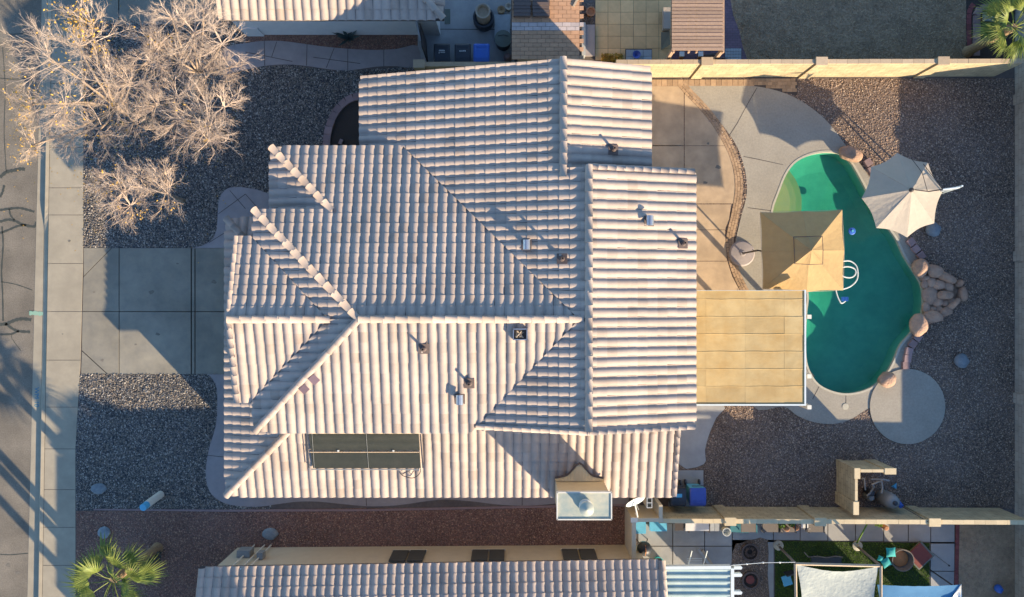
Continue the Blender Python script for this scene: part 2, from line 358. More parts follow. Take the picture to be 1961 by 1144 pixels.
street = [G(-1500, -900, -.13), G(sx(-900), -900, -.13)] + [G(sx(y), y, -.13) for y in range(-800, 2000, 100)] + [G(sx(2000), 2000, -.13), G(-1500, 2000, -.13)]
struct('street', MB().sheet(street, -.13), M['asphalt'], 'worn asphalt street with sealed cracks beside the kerb')
def strip(xa, xb, z, z1, ys, name, m, lab):
    L_ = [G(xa(y), y, z) for y in ys]; R_ = [G(xb(y), y, z) for y in ys]
    return struct(name, MB().prism(L_ + R_[::-1], z1, z), m, lab)
def curbx(y): return 91 - y * .0165
def dip(y):   # kerb top height, lowered at the driveways
    def s(a, b, t): t = min(max((t - a) / (b - a), 0), 1); return t * t * (3 - 2 * t)
    return .14 * max(1 - s(395, 445, y), s(735, 790, y)) * max(s(55, 95, y), 0)
ys = list(range(-300, 1500, 12))
strip(sx, curbx, -.122, -.2, ys, 'gutter', M['curb'], 'pale concrete gutter pan along the street')
mb = MB(); vs = []; fs = []
for i, y in enumerate(ys):
    h = dip(y) - .12
    for q, (dx, z) in enumerate(((0, -.16), (0.8, h + 0), (1.6, h + .012), (8.5, max(h, -.11) * .0 + .012 if False else h * .3 + .006), (8.5, -.16))):
        vs.append(G(curbx(y) + dx, y, z) + (z,))
    if i: b = (i - 1) * 5; fs += [(b + k, b + k + 1, b + k + 6, b + k + 5) for k in range(4)]
struct('kerb', mb.add(vs, [tuple(reversed(f)) for f in fs]), M['curb'], 'pale concrete kerb that dips at the driveway')
# sidewalk with its slabs
sw = struct('sidewalk', MB().prism([G(curbx(y) + 8.7, y) for y in (-300, 400, 800, 1400)] + [G(x, y) for x, y in ((146, 1400), (145, 850), (154, 715), (160, 475), (160, -300))], -.1, -.015), M['curb'], 'pale concrete sidewalk along the street')
def swr(y): return 160 if y < 475 else (160 - (y - 475) * .025 if y < 715 else (154 - (y - 715) * .067 if y < 850 else 145))
seams = [-60, 20, 90, 160, 222, 283, 360, 412, 505, 597, 690, 780, 860, 938, 1010, 1083, 1160]
for a, b in zip(seams, seams[1:]):
    g = .45; pts = [G(curbx(y) + 9.3, y) for y in (b - g, a + g)][::-1] + [G(swr(y) - .4, y) for y in (b - g, a + g)]
    pts = [G(curbx(a) + 9.3, a + g), G(curbx(b) + 9.3, b - g), G(swr(b) - .5, b - g), G(swr(a) - .5, a + g)]
    part('slab', MB().prism(pts, -.08, .004), M['curb'], sw)
def slabs(name, rects, m, lab, z=.004, base=None, mbase=None):
    bpoly = base or None
    o = struct(name, MB().prism(GP(base), -.1, z - .018), mbase or M['dirt'], lab)
    for r in rects:
        q = GP(r) if len(r) > 2 else None
        part('slab', MB().prism(q, -.07, z), m, o)
    return o
def rect(x0, y0, x1, y1, g=.45): return [(x0 + g, y0 + g), (x1 - g, y0 + g), (x1 - g, y1 - g), (x0 + g, y1 - g)]
dr = []
dr += [[(160.5, 475.4), (213, 475.4), (160.5, 529)], [(214.5, 475.4), (227.5, 475.4), (227.5, 596.5), (158.5, 596.5), (160.2, 531)]]
dr += [[(158.2, 597.6), (227.5, 597.6), (227.5, 716), (206, 716), (157, 671)], [(157, 673), (204, 716), (155.5, 716)]]
for a, b in ((228.5, 365.8), (367, 373), (374, 520)):
    dr += [rect(a, 475, b, 597), rect(a, 597.4, b, 717)]
slabs('driveway', dr, M['conc'], 'concrete driveway of the house in large slabs', .006, [(161, 475.5), (520, 475.5), (520, 716.5), (155, 716.5)])
nd = []
for a, b in ((105, 227), (228, 330), (331, 425)):
    nd += [rect(a, -160, b, 47)]
slabs('neighbour_driveway', nd, M['conc'], 'shaded concrete driveway of the house next door at the upper left', .006, [(106, -160), (425, -160), (425, 47), (106, 47)])
# street marks
def ribbon(mb, pts, w, z):
    P = [G3(x, y, z) for x, y in pts]; vs = []
    for k, p in enumerate(P):
        d = (P[min(k + 1, len(P) - 1)] - P[max(k - 1, 0)]).normalized(); n_ = Vector((-d.y, d.x, 0)); ww = (w[k] if hasattr(w, '__len__') else w) / 2 * (1 + .25 * sin(k * 2.3))
        vs += [p + n_ * ww, p - n_ * ww]
    mb.add(vs, [(2 * k + 1, 2 * k + 3, 2 * k + 2, 2 * k) for k in range(len(P) - 1)])
mb = MB()
for pts, w in (([(0, 340), (12, 330), (25, 327), (40, 324), (48, 325)], .13), ([(0, 378), (5, 368), (8, 355)], .09), ([(0, 403), (18, 400), (38, 399), (52, 402), (66, 406)], .09), ([(0, 425), (16, 421), (30, 424), (45, 431), (66, 434), (69, 425)], .1),
               ([(18, 400), (20, 412), (28, 422)], .07), ([(0, 447), (18, 440), (35, 433), (50, 431)], .08), ([(4, 434), (6, 470), (3, 520), (5, 560), (6, 615)], .06),
               ([(0, 622), (14, 620), (28, 614), (42, 611), (60, 613)], .12), ([(10, 620), (26, 631), (38, 635), (58, 636)], .1), ([(0, 641), (22, 640), (36, 634)], .07), ([(2, 540), (30, 545), (62, 556)], .03),
               ([(22, 640), (24, 650), (40, 672)], .025), ([(0, 1062), (20, 1063), (54, 1060)], .03), ([(0, 150), (30, 152), (74, 148)], .03), ([(0, 60), (20, 66), (60, 62)], .03), ([(12, 330), (8, 250), (10, 170), (5, 90)], .03)):
    ribbon(mb, smooth(pts, 5, False), w, -.125)
struct('crack_sealant', mb, M['tar'], 'dark sealed cracks branching over the asphalt', kind='structure')
mb = MB(); ribbon(mb, smooth([(56, 600), (66, 600), (76, 601), (84, 601)], 3, False), [.16] * 12, -.116)
struct('paint_mark', mb, M['sprayg'], 'faded green spray paint across the gutter')
def text_obj(s, loc, rz, size, m, name, parent=None, label=None, th=.001):
    cu = bpy.data.curves.new(name, 'FONT'); cu.body = s; cu.size = size; cu.extrude = th; cu.align_x = 'CENTER'; cu.align_y = 'CENTER'
    t = bpy.data.objects.new('tmp_text', cu); COL.objects.link(t); dg = bpy.context.evaluated_depsgraph_get()
    me = bpy.data.meshes.new_from_object(t.evaluated_get(dg)); bpy.data.objects.remove(t); me.name = name; me.materials.clear(); me.materials.append(m)
    o = bpy.data.objects.new(name, me); COL.objects.link(o); o.location = loc; o.rotation_euler = (0, 0, rz)
    if parent: o.parent = parent; o.matrix_parent_inverse = wm(parent).inverted()
    return o
p = G3(70, 761, -.118); t = text_obj('WM 10', p, -pi / 2, .26, M['spray'], 'kerb_lettering'); t['kind'] = 'structure'; t['label'] = 'blue sprayed letters WM 10 on the gutter'

# gravel beds, paths
def bed(name, px, m, lab, z=-.004, holes=()):
    return struct(name, MB().sheet(GP(px), z, holes), m, lab)
FN = [(160, 20), (470, 20), (470, 128), (560, 125), (640, 136), (700, 134), (790, 128), (790, 330), (520, 475), (160, 475)]
FSo = [(154, 717), (415, 717), (470, 800), (470, 978), (145, 978), (145, 850)]
bed('gravel_bed', FN, M['g_front'], 'dark mixed front gravel under the bare trees')
bed('gravel_bed', FSo, M['g_front'], 'dark mixed gravel south of the driveway')
RS = [(146, 979), (1205, 969), (1205, 1060), (1100, 1120), (300, 1200), (146, 1200)]
bed('gravel_bed', RS, M['g_red'], 'reddish gravel strip between the two houses')
BK = [(1300, 150), (1946, 150), (1946, 975), (1300, 975)]
bed('gravel_bed', BK, M['g_back'], 'brown gravel of the back yard round the pool', -.006, [POOL])
NP = [(466, 84), (500, 79), (540, 79), (580, 84), (625, 90), (670, 94), (715, 96), (760, 94), (800, 88), (802, 130), (760, 127), (720, 128), (680, 134), (650, 135), (610, 130), (560, 124), (510, 126), (460, 136), (430, 140), (430, 92)]
bed('gravel_bed', [(440, 40), (812, 40), (812, 100), (440, 100)], M['g_red'], 'reddish gravel strip below the white neighbour wall', -.005)
def cut(name, px, m, lab, lines=(), z=.004):
    o = struct(name, MB().prism(GP(px), -.1, z), m, lab)
    if lines:
        mb = MB()
        for l in lines: ribbon(mb, l, .022, z + .004)
        q = part('joint', mb, M['dirt'], o); q['kind'] = 'structure'
    return o
cut('neighbour_path', smooth(NP, 3), M['path'], 'wavy stamped concrete path north of the front gravel', [[(506, 79), (507, 126)], [(588, 85), (587, 126)], [(666, 94), (666, 134)], [(735, 95), (735, 127)], [(470, 100), (560, 118)], [(530, 80), (520, 110)], [(600, 110), (690, 122)], [(640, 92), (625, 130)]])
FP_ = smooth([(365, 476), (388, 470), (406, 458), (415, 438), (417, 405), (420, 380), (433, 363), (452, 358), (480, 361), (500, 366), (530, 378)], 5, False) + [(620, 380), (620, 476)]
cut('front_path', FP_, M['path'], 'curved stamped concrete path to the front door', [[(418, 410), (470, 372)], [(430, 430), (530, 400)], [(440, 365), (470, 400)], [(470, 372), (530, 440)], [(400, 465), (440, 440)]], .006)
SP = smooth([(398, 717), (408, 728), (415, 745), (416, 780), (412, 820), (400, 860), (394, 900), (397, 930), (410, 952), (440, 967), (490, 971), (530, 966), (570, 961), (610, 961), (660, 966), (710, 970), (760, 968), (810, 961), (850, 957),
             (900, 960), (950, 966), (1000, 969), (1050, 966), (1090, 962), (1150, 966), (1204, 972)], 4, False) + [(1204, 880), (500, 880), (500, 717)]
cut('side_path', SP, M['path'], 'wavy concrete path along the south side of the house', [[(396, 872), (432, 876)], [(700, 940), (702, 969)], [(1000, 940), (1000, 968)]], .006)
mb = MB(); ribbon(mb, [(180, 975), (400, 978), (700, 977), (1000, 972), (1200, 967)], .11, .02)
struct('edging_strip', MB().prism([G(x, y) for x, y in ((180, 974.5), (430, 976), (700, 975), (1204, 965), (1204, 969), (700, 979), (430, 980), (180, 977))], -.05, .03), M['pinkblock'], 'low pink concrete edging between the gravels')
# back patio
pt = [rect(1180, 165, 1310, 279), rect(1180, 279.6, 1310, 391), [(1311, 279.8), (1400, 279.8), (1409, 300), (1413, 330), (1411, 390), (1311, 390)], [(1311, 165.4), (1316, 165.4), (1350, 207), (1378, 242), (1399, 279), (1311, 279)],
      [(1180, 391.6), (1400, 391.6), (1396, 420), (1388, 440), (1180, 440)], [(1180, 441), (1388, 441), (1392, 500), (1180, 500)], [(1180, 501), (1393, 501), (1402, 530), (1416, 556), (1416, 600), (1180, 600)],
      rect(1180, 601, 1470, 690), rect(1180, 690.6, 1470, 776)]
slabs('patio', pt, M['patio'], 'tan concrete patio behind the house', .006, [(1180, 152), (1316, 160), (1352, 207), (1400, 280), (1414, 330), (1405, 410), (1396, 470), (1406, 530), (1470, 600), (1470, 777), (1180, 777)], M['patio'])
# cool deck round the pool
DK = smooth([(1312, 165), (1400, 165), (1440, 165), (1480, 172), (1515, 184), (1548, 203), (1578, 227), (1600, 252), (1622, 282), (1650, 318), (1676, 356), (1700, 392), (1725, 428), (1748, 470), (1768, 505), (1782, 545), (1786, 580), (1780, 615), (1762, 645),
             (1744, 668), (1735, 700), (1716, 728), (1690, 765), (1655, 787), (1625, 805), (1595, 812), (1560, 809), (1528, 797), (1500, 779), (1440, 776), (1430, 640), (1432, 560), (1412, 510), (1408, 470), (1418, 420), (1430, 370), (1425, 320), (1405, 270), (1362, 215)], 4)
dk = struct('pool_deck', MB().prism(GP(DK), -.1, .010, [POOL]), M['deck'], 'grey textured pool deck round the green pool')
mb = MB()
for l in ([(1450, 168), (1437, 190), (1426, 210), (1412, 236), (1398, 258)], [(1424, 300), (1450, 305), (1500, 316)], [(1432, 398), (1477, 404)], [(1548, 707), (1560, 722)], [(1570, 738), (1556, 765)], [(1620, 757), (1620, 780)], [(1437, 476), (1410, 496)]): ribbon(mb, l, .022, .014)
part('joint', mb, M['dirt'], dk)['kind'] = 'structure'
PADC = (1737, 778.5)
struct('round_pad', MB().prism(GP(circle(*PADC, 72, 64)), -.1, .05), M['deck'], 'round concrete pad at the end of the pool')
struct('side_walk', MB().prism(GP(smooth([(1300, 777), (1386, 777), (1372, 800), (1358, 832), (1350, 862), (1348, 889), (1300, 889)], 3)), -.1, .004), M['conc2'], 'grey concrete walk beside the house corner')
struct('side_walk', MB().prism(GP([(1280, 901), (1347, 901), (1347, 972), (1280, 972)]), -.1, .005), M['conc2'], 'grey concrete slab beside the wheeled bins')
# pool body
pool = thing('swimming_pool', 'freeform swimming pool with green water and pale coping', 'pool', G3(1640, 540, 0))
cop = inset(POOL, .05); cout = inset(POOL, -.03)
part('coping', MB().prism(cout, -.12, .022, [cop]), M['poolc'], pool)
mb = MB(); rings = [(0.0, -.05), (0.0, -.80), (.35, -.92), (.9, -1.0), (1.5, -1.05)]; vs = []; fs = []
n = len(POOL); polyr = [inset(POOL, d) for d, z in rings]
cenx = sum(p[0] for p in POOL) / n; ceny = sum(p[1] for p in POOL) / n
for k, (d, z) in enumerate(rings):
    for i in range(n):
        if k < 2: x, y = POOL[i]
        else:
            s_ = 1 - d / 2.4; x, y = cenx + (POOL[i][0] - cenx) * s_, ceny + (POOL[i][1] - ceny) * s_
        vs.append((x, y, z))
for k in range(len(rings) - 1):
    for i in range(n):
        j = (i + 1) % n; fs.append((k * n + j, k * n + i, (k + 1) * n + i, (k + 1) * n + j))
vs.append((cenx, ceny, -1.08)); b = (len(rings) - 1) * n
for i in range(n): fs.append((b + (i + 1) % n, b + i, len(vs) - 1))
part('basin', mb.add(vs, fs), M['plaster'], pool, sm=False)
def clip_halfs(poly, halfs):      # halfs: (nx,ny,d) keep nx*x+ny*y<=d ; works on n-D points using x,y
    for nx, ny, d in halfs:
        out = []
        for i in range(len(poly)):
            a, b = poly[i - 1], poly[i]; da, db = nx * a[0] + ny * a[1] - d, nx * b[0] + ny * b[1] - d
            if da <= 0 < db or db <= 0 < da:
                t = da / (da - db); out.append(tuple(p + (q - p) * t for p, q in zip(a, b)))
            if db <= 0: out.append(tuple(b))
        poly = out
        if len(poly) < 3: return []
    return poly
for r_, z in ((66, -.28), (80, -.42), (94, -.58)):
    c = G(1452, 386); rr = r_ * HC / FP; hs = [(cos(a), sin(a), c[0] * cos(a) + c[1] * sin(a) + rr) for a in [2 * pi * i / 30 for i in range(30)]]
    q = clip_halfs(POOL, hs)
    if len(q) > 2: part('step', MB().prism(q, -.95, z), M['step'], pool)
# water
w = bpy.data.materials.new('pool_water'); w.use_nodes = True; nn = w.node_tree; nn.nodes.clear(); L = nn.links
out = nn.nodes.new('ShaderNodeOutputMaterial'); tb = nn.nodes.new('ShaderNodeBsdfTransparent'); gl = nn.nodes.new('ShaderNodeBsdfGlossy'); gl.inputs['Roughness'].default_value = .04
fr = nn.nodes.new('ShaderNodeFresnel'); fr.inputs[0].default_value = 1.33; mx = nn.nodes.new('ShaderNodeMixShader'); gb = nn.nodes.new('ShaderNodeNewGeometry'); sb = nn.nodes.new('ShaderNodeMath'); sb.operation = 'SUBTRACT'; sb.inputs[0].default_value = 1; L.new(gb.outputs['Backfacing'], sb.inputs[1]); ml = nn.nodes.new('ShaderNodeMath'); ml.operation = 'MULTIPLY'; L.new(sb.outputs[0], ml.inputs[0]); L.new(fr.outputs[0], ml.inputs[1]); L.new(ml.outputs[0], mx.inputs[0]); L.new(tb.outputs[0], mx.inputs[1]); L.new(gl.outputs[0], mx.inputs[2]); L.new(mx.outputs[0], out.inputs[0])
no = nn.nodes.new('ShaderNodeTexNoise'); no.inputs['Scale'].default_value = 5; bu = nn.nodes.new('ShaderNodeBump'); bu.inputs['Strength'].default_value = .15; bu.inputs['Distance'].default_value = .02
ge = nn.nodes.new('ShaderNodeNewGeometry'); L.new(ge.outputs['Position'], no.inputs['Vector']); L.new(no.outputs[0], bu.inputs['Height']); L.new(bu.outputs[0], gl.inputs['Normal'])
va = nn.nodes.new('ShaderNodeVolumeAbsorption'); va.inputs[0].default_value = (.16, .80, .68, 1); va.inputs[1].default_value = .62; L.new(va.outputs[0], out.inputs['Volume'])
struct('pool_water', MB().prism(inset(POOL, -.03), -2.0, -.13), w, 'still green pool water', cat='water')

# ------------------------------------------------------------------ tile roofs
TL, TW_ = .345, .3206
def tile_mesh(s, name='roof_tile', m='tile'):
    prof = []
    for k in range(8):
        u = .268 * k / 7; prof.append((u, .065 * sin(pi * k / 7) ** .72))
    for u, z in ((.280, -.004), (.300, -.006), (.3206, 0)): prof.append((u, z))
    mb = MB(); vs = []; n_ = len(prof)
    for v, lift, cr in ((0, .022, 1.0), (TL + .05, .0, .965)):
        for u, z in prof: vs.append(((u - .131) * cr + .131 if u < .27 else u, v, s * v + z * cr + lift))
    for u, z in prof: vs.append((u, 0.004, z * .25 - .005))
    for u, z in prof: vs.append((u, -.0012, z + .0065))
    fs = [(i, i + 1, n_ + i + 1, n_ + i) for i in range(n_ - 1)] + [(2 * n_ + i, 2 * n_ + i + 1, 3 * n_ + i + 1, 3 * n_ + i) for i in range(n_ - 1)]
    me = mb.add(vs, fs).mesh(name, M[m]); me.polygons.foreach_set('use_smooth', [i < n_ - 1 for i in range(len(fs))]); me.update(); return me
TMESH = {}
def halfs_of(tri):
    hs = []; a = area(tri)
    t = tri if a > 0 else tri[::-1]
    for i in range(3):
        (x0, y0), (x1, y1) = t[i], t[(i + 1) % 3]; nx, ny = y1 - y0, -(x1 - x0); l = hypot(nx, ny) or 1
        hs.append((nx / l, ny / l, (nx * x0 + ny * y0) / l))
    return hs
ALLT = {}
def tiles(house, pl, poly, up, deckm='under', phase=.0, inset_edge=0.0):
    """cover the polygon poly of plane pl (z=aX+bY+c) with tiles; up = horizontal uphill unit vector"""
    a, b, c = pl; s = hypot(a, b); key = round(s, 3)
    if key not in TMESH: TMESH[key] = tile_mesh(s)
    rz = atan2(up[1], up[0]) - pi / 2; ac = (cos(rz), sin(rz))
    tv = [tuple(v.co) for v in TMESH[key].vertices]; tf = [tuple(p.vertices) for p in TMESH[key].polygons]
    us = [p[0] * ac[0] + p[1] * ac[1] for p in poly]; vv = [p[0] * up[0] + p[1] * up[1] for p in poly]
    u0, u1, v0, v1 = min(us), max(us), min(vv) - .05, max(vv)
    tris = [[poly[i] for i in t] for t in tess(poly)]; H_ = [halfs_of(t) for t in tris]
    nu = int((u1 - u0) / TW_) + 2; nv = int((v1 - v0) / TL) + 2
    e = [(poly[i], poly[(i + 1) % len(poly)]) for i in range(len(poly))]
    for j in range(nv):
        for i in range(nu):
            u = u0 + (i - .5 + phase) * TW_ + R.uniform(-.006, .006); v = v0 + j * TL
            ox, oy = ac[0] * u + up[0] * v, ac[1] * u + up[1] * v
            cs = [(ox + ac[0] * p + up[0] * q, oy + ac[1] * p + up[1] * q) for p, q in ((0, .055), (TW_, .055), (TW_, TL), (0, TL), (TW_ / 2, TL / 2))]
            ins = [bool(inpoly(x, y, poly)) for x, y in cs]
            jz = R.uniform(-.004, .006); jr = R.uniform(-.016, .016)
            oz = a * ox + b * oy + c + jz
            if all(ins):
                house['full'].append((oz, (ox, oy, oz), rz + jr, key)); continue
            cxx, cyy = cs[4]; P_ = []
            for x, y, z in tv: P_.append((ox + x * ac[0] - y * ac[1] if False else ox + ac[0] * x + up[0] * y, oy + ac[1] * x + up[1] * y, oz + z))
            if max(p[0] for p in P_) < min(p[0] for p in poly) or min(p[0] for p in P_) > max(p[0] for p in poly): continue
            nvs = len(tv) // 3
            for hs in H_:
                for f in tf:
                    q = clip_halfs([P_[k] for k in f], hs)
                    if len(q) > 2:
                        house['v'] += q; bb = len(house['v']) - len(q); house['f'].append(tuple(range(bb, bb + len(q))))
    # underlay deck with eave thickness
    mb = MB(); polys = list(poly); n_ = len(polys)
    zt = lambda p: a * p[0] + b * p[1] + c
    vs = [(x, y, zt((x, y)) - .012) for x, y in polys] + [(x, y, zt((x, y)) - .20) for x, y in polys]; fs = []
    for t in tess(polys):
        A = [polys[i] for i in t]; ccw = (A[1][0] - A[0][0]) * (A[2][1] - A[0][1]) - (A[2][0] - A[0][0]) * (A[1][1] - A[0][1]) > 0
        u = t if ccw else t[::-1]; fs.append(u); fs.append(tuple(i + n_ for i in reversed(u)))
    cc = area(polys) > 0
    for i in range(n_):
        j = (i + 1) % n_; fs.append((j, i, i + n_, j + n_) if not cc else (i, j, j + n_, i + n_)[::-1])
    part('roof_deck', mb.add(vs, fs), M[deckm], house['o'])
def flush_tiles(house, maxn=300):
    full = sorted(house['full'], key=lambda t: -t[0]); inv = wm(house['o']).inverted()
    for z, loc, rz, key in full[:maxn]:
        o = bpy.data.objects.new('roof_tile', TMESH[key]); COL.objects.link(o); o.parent = house['o']; o.matrix_parent_inverse = inv; o.location = loc; o.rotation_euler = (0, 0, rz)
    v, f = house['v'], house['f']
    for z, loc, rz, key in full[maxn:]:
        me = TMESH[key]; b = len(v); c_, s_ = cos(rz), sin(rz)
        for q in me.vertices: x, y, zz = q.co; v.append((loc[0] + x * c_ - y * s_, loc[1] + x * s_ + y * c_, loc[2] + zz))
        for p in me.polygons: f.append(tuple(i + b for i in p.vertices))
    if v:
        me = bpy.data.meshes.new('roof_tiles'); me.from_pydata(v, [], f); me.materials.append(M['tile'])
        import bmesh
        bm = bmesh.new(); bm.from_mesh(me); bmesh.ops.remove_doubles(bm, verts=bm.verts, dist=.0003)
        for q in bm.faces: q.smooth = abs(q.normal.z) > .25
        bm.to_mesh(me); bm.free(); me.update()
        o = link('roof_tiles', me, house['o']); o['kind'] = 'stuff'
RIDGE = None
def ridge_mesh():
    mb = MB(); vs = []; N = 8
    for y, r in ((0, .135), (.46, .112)):
        for k in range(N + 1): a = pi * k / N; vs.append((r * cos(a), y, r * sin(a) * .78 - .03))
    for k in range(N + 1): a = pi * k / N; vs.append((.118 * cos(a), .0, .118 * sin(a) * .78 - .045))
    fs = [(k + 1, k, N + 1 + k, N + 2 + k)[::-1] for k in range(N)] + [(k, k + 1, 2 * N + 3 + k, 2 * N + 2 + k) for k in range(N)]
    me = mb.add(vs, [tuple(reversed(f)) for f in fs]).mesh('ridge_tile', M['tile'])
    me.polygons.foreach_set('use_smooth', [i < N for i in range(len(fs))]); return me
def ridge(house, p0, p1, step=.40, sc=1.0, zo=.05, name='ridge_tile'):
    global RIDGE
    RIDGE = RIDGE or ridge_mesh(); p0, p1 = Vector(p0), Vector(p1); d = p1 - p0; n_ = max(1, round(d.length / (step * sc))); st = d.length / n_; d.normalize()
    x = d.cross(Vector((0, 0, 1))).normalized(); z = x.cross(d)
    inv = wm(house['o']).inverted()
    for i in range(n_):
        o = bpy.data.objects.new(name, RIDGE); COL.objects.link(o); o.parent = house['o']; o.matrix_parent_inverse = inv
        q = p0 + d * (st * i); jit = Matrix.Rotation(R.uniform(-.03, .03), 3, z) @ Matrix.Rotation(.035, 3, x)
        m = Matrix((x, d, z)).transposed(); m = jit @ m
        o.rotation_euler = m.to_euler(); o.location = q + Vector((0, 0, zo)); o.scale = (sc, st / .40, sc)
def new_house(name, lab, cat, loc): return {'o': thing(name, lab, cat, loc), 'full': [], 'v': [], 'f': []}

HS = new_house('house', 'large cream house with a complex pale clay tile roof beside the green pool', 'house', (-2, 0, 0))
S_ = (0, .25, 5.9955); N_ = (0, -.27, 5.635); WM_ = (.27, 0, 7.149); EW = (.27, 0, 5.249); EE = (-.27, 0, 6.585); NE = (-.27, 0, 6.151)
GS = (0, .27, 5.7036); GN = (0, -.27, 5.336); LS = (0, .27, 4.932); LW = (.27, 0, 5.80); LN = (0, -.27, 3.787); TW = (.27, 0, 6.4645)
U, D, Rr, Lf = (0, 1), (0, -1), (1, 0), (-1, 0)
tiles(HS, S_, [(-4.96, -.671), (-8.68, -4.49), (-1.36, -4.49), (-1.166, -4.28), (2.16, -.671)], U)
tiles(HS, N_, [(-4.96, -.671), (2.16, -.671), (-3.75, 5.24), (-8.32, 5.24), (-6.10, 3.02), (-8.73, 3.02)], D)
tiles(HS, WM_, [(-4.96, -.671), (-6.02, -.68), (-8.73, -3.39), (-8.73, -4.49), (-8.68, -4.49)], Rr)
tiles(HS, WM_, [(-4.96, -.671), (-8.73, 3.02), (-8.73, 2.03), (-6.02, -.68)], Rr)
tiles(HS, GS, [(-9.30, -.68), (-9.30, -3.53), (-8.87, -3.53), (-8.73, -3.39), (-6.02, -.68)], U)
tiles(HS, GN, [(-9.30, -.68), (-6.02, -.68), (-8.73, 2.03), (-8.82, 2.12), (-9.30, 2.12)], D)
tiles(HS, TW, [(-8.35, 5.22), (-8.35, 2.68), (-6.12, 2.68), (-6.12, 3.0)], Rr)
tiles(HS, EW, [(2.474, -4.28), (2.474, 4.25), (1.67, 4.25), (1.67, 7.80), (-5.32, 7.80), (-5.32, 4.88), (-3.9, 4.88), (-3.75, 5.24), (2.16, -.671), (-1.166, -4.28)], Rr)
tiles(HS, EE, [(2.474, -4.28), (6.14, -4.28), (6.14, 4.25), (2.474, 4.25)], Lf)
tiles(HS, NE, [(1.67, 3.95), (4.65, 3.95), (4.65, 7.80), (1.67, 7.80)], Lf)
tiles(HS, LS, [(-10.37, -7.155), (5.87, -7.155), (5.87, -4.0), (-7.21, -4.0)], U)
tiles(HS, LW, [(-10.37, -7.155), (-7.41, -4.2), (-8.2, -3.6), (-8.95, -3.2), (-8.95, 1.5), (-10.37, 2.915)], Rr)
tiles(HS, LN, [(-10.37, 2.915), (-8.95, 1.5), (-8.1, 1.5), (-8.1, 2.915)], D)
flush_tiles(HS)
def zp(pl, x, y): return (x, y, pl[0] * x + pl[1] * y + pl[2])
ridge(HS, (2.474, -4.28, 5.94), (2.474, 4.25, 5.94)); ridge(HS, (1.67, 3.95, 5.72), (1.67, 7.8, 5.72)); ridge(HS, (-4.96, -.671, 5.85), (2.25, -.671, 5.85)); ridge(HS, (-9.32, -.68, 5.54), (-6.0, -.68, 5.54))
ridge(HS, zp(S_, -8.68, -4.49), (-4.96, -.671, 5.83)); ridge(HS, zp(WM_, -8.73, 3.02), (-4.96, -.671, 5.83)); ridge(HS, zp(TW, -8.33, 5.24), zp(TW, -6.1, 3.0)); ridge(HS, zp(LS, -10.37, -7.155), zp(LS, -7.6, -4.385)); ridge(HS, zp(LN, -10.37, 2.915), zp(LN, -9.2, 1.74))
for p0, p1 in ((zp(EE, 6.14, -4.30), zp(EE, 2.474, -4.32)), (zp(EW, -1.2, -4.30), zp(EW, 2.474, -4.32)), (zp(LS, 5.86, -7.15), zp(LS, 5.86, -4.6)), (zp(GS, -9.31, -3.52), zp(GS, -9.31, -.7)), (zp(GN, -9.31, 2.1), zp(GN, -9.31, -.66)), (zp(EE, 6.12, 4.26), zp(EE, 2.474, 4.26))):
    ridge(HS, p0, p1, sc=.8, zo=.045, name='rake_tile')
# walls
def wall(name, poly, z1, parent, m='stucco', z0=-.05): return part(name, MB().prism(poly, z0, z1), M[m], parent)
def gwall(prof, t0, t1, axis, parent, m='stucco'):
    n_ = len(prof); mk = (lambda p, t: (p[0], t, p[1])) if axis == 'y' else (lambda p, t: (t, p[0], p[1]))
    vs = [mk(p, t0) for p in prof] + [mk(p, t1) for p in prof]
    fs = [tuple(range(n_)), tuple(reversed(range(n_, 2 * n_)))] + [(i + n_, (i + 1) % n_ + n_, (i + 1) % n_, i) for i in range(n_)]
    return part('wall', MB().add(vs, fs), M[m], parent)
h = HS['o']
wall('wall', [(-9.95, -6.75), (5.4, -6.75), (5.4, -4.0), (-9.95, -4.0)], 2.92, h); wall('wall', [(-9.95, -4.02), (-8.9, -4.02), (-8.9, 2.5), (-9.95, 2.5)], 2.92, h)
gwall([(-6.7, 2.9), (-4.0, 2.9), (-4.0, 3.65), (-6.7, 2.92)], 5.0, 5.4, 'x', h)
wall('wall', [(-8.3, -4.1), (2.2, -4.1), (2.2, 2.7), (-8.3, 2.7)], 4.62, h); wall('wall', [(-7.9, 2.6), (-3.2, 2.6), (-3.2, 4.85), (-7.9, 4.85)], 3.95, h)
gwall([(-1, 0), (5.7, 0), (5.7, 4.78), (2.474, 5.66), (-1, 4.72)], -3.92, 3.95, 'y', h); gwall([(-4.9, 0), (4.2, 0), (4.2, 4.75), (1.67, 5.45), (-4.9, 3.5)], 3.0, 7.4, 'y', h); gwall([(-3.1, 0), (-3.1, 4.6), (-.68, 5.28), (1.75, 4.6), (1.75, 0)], -8.9, -6.0, 'x', h)
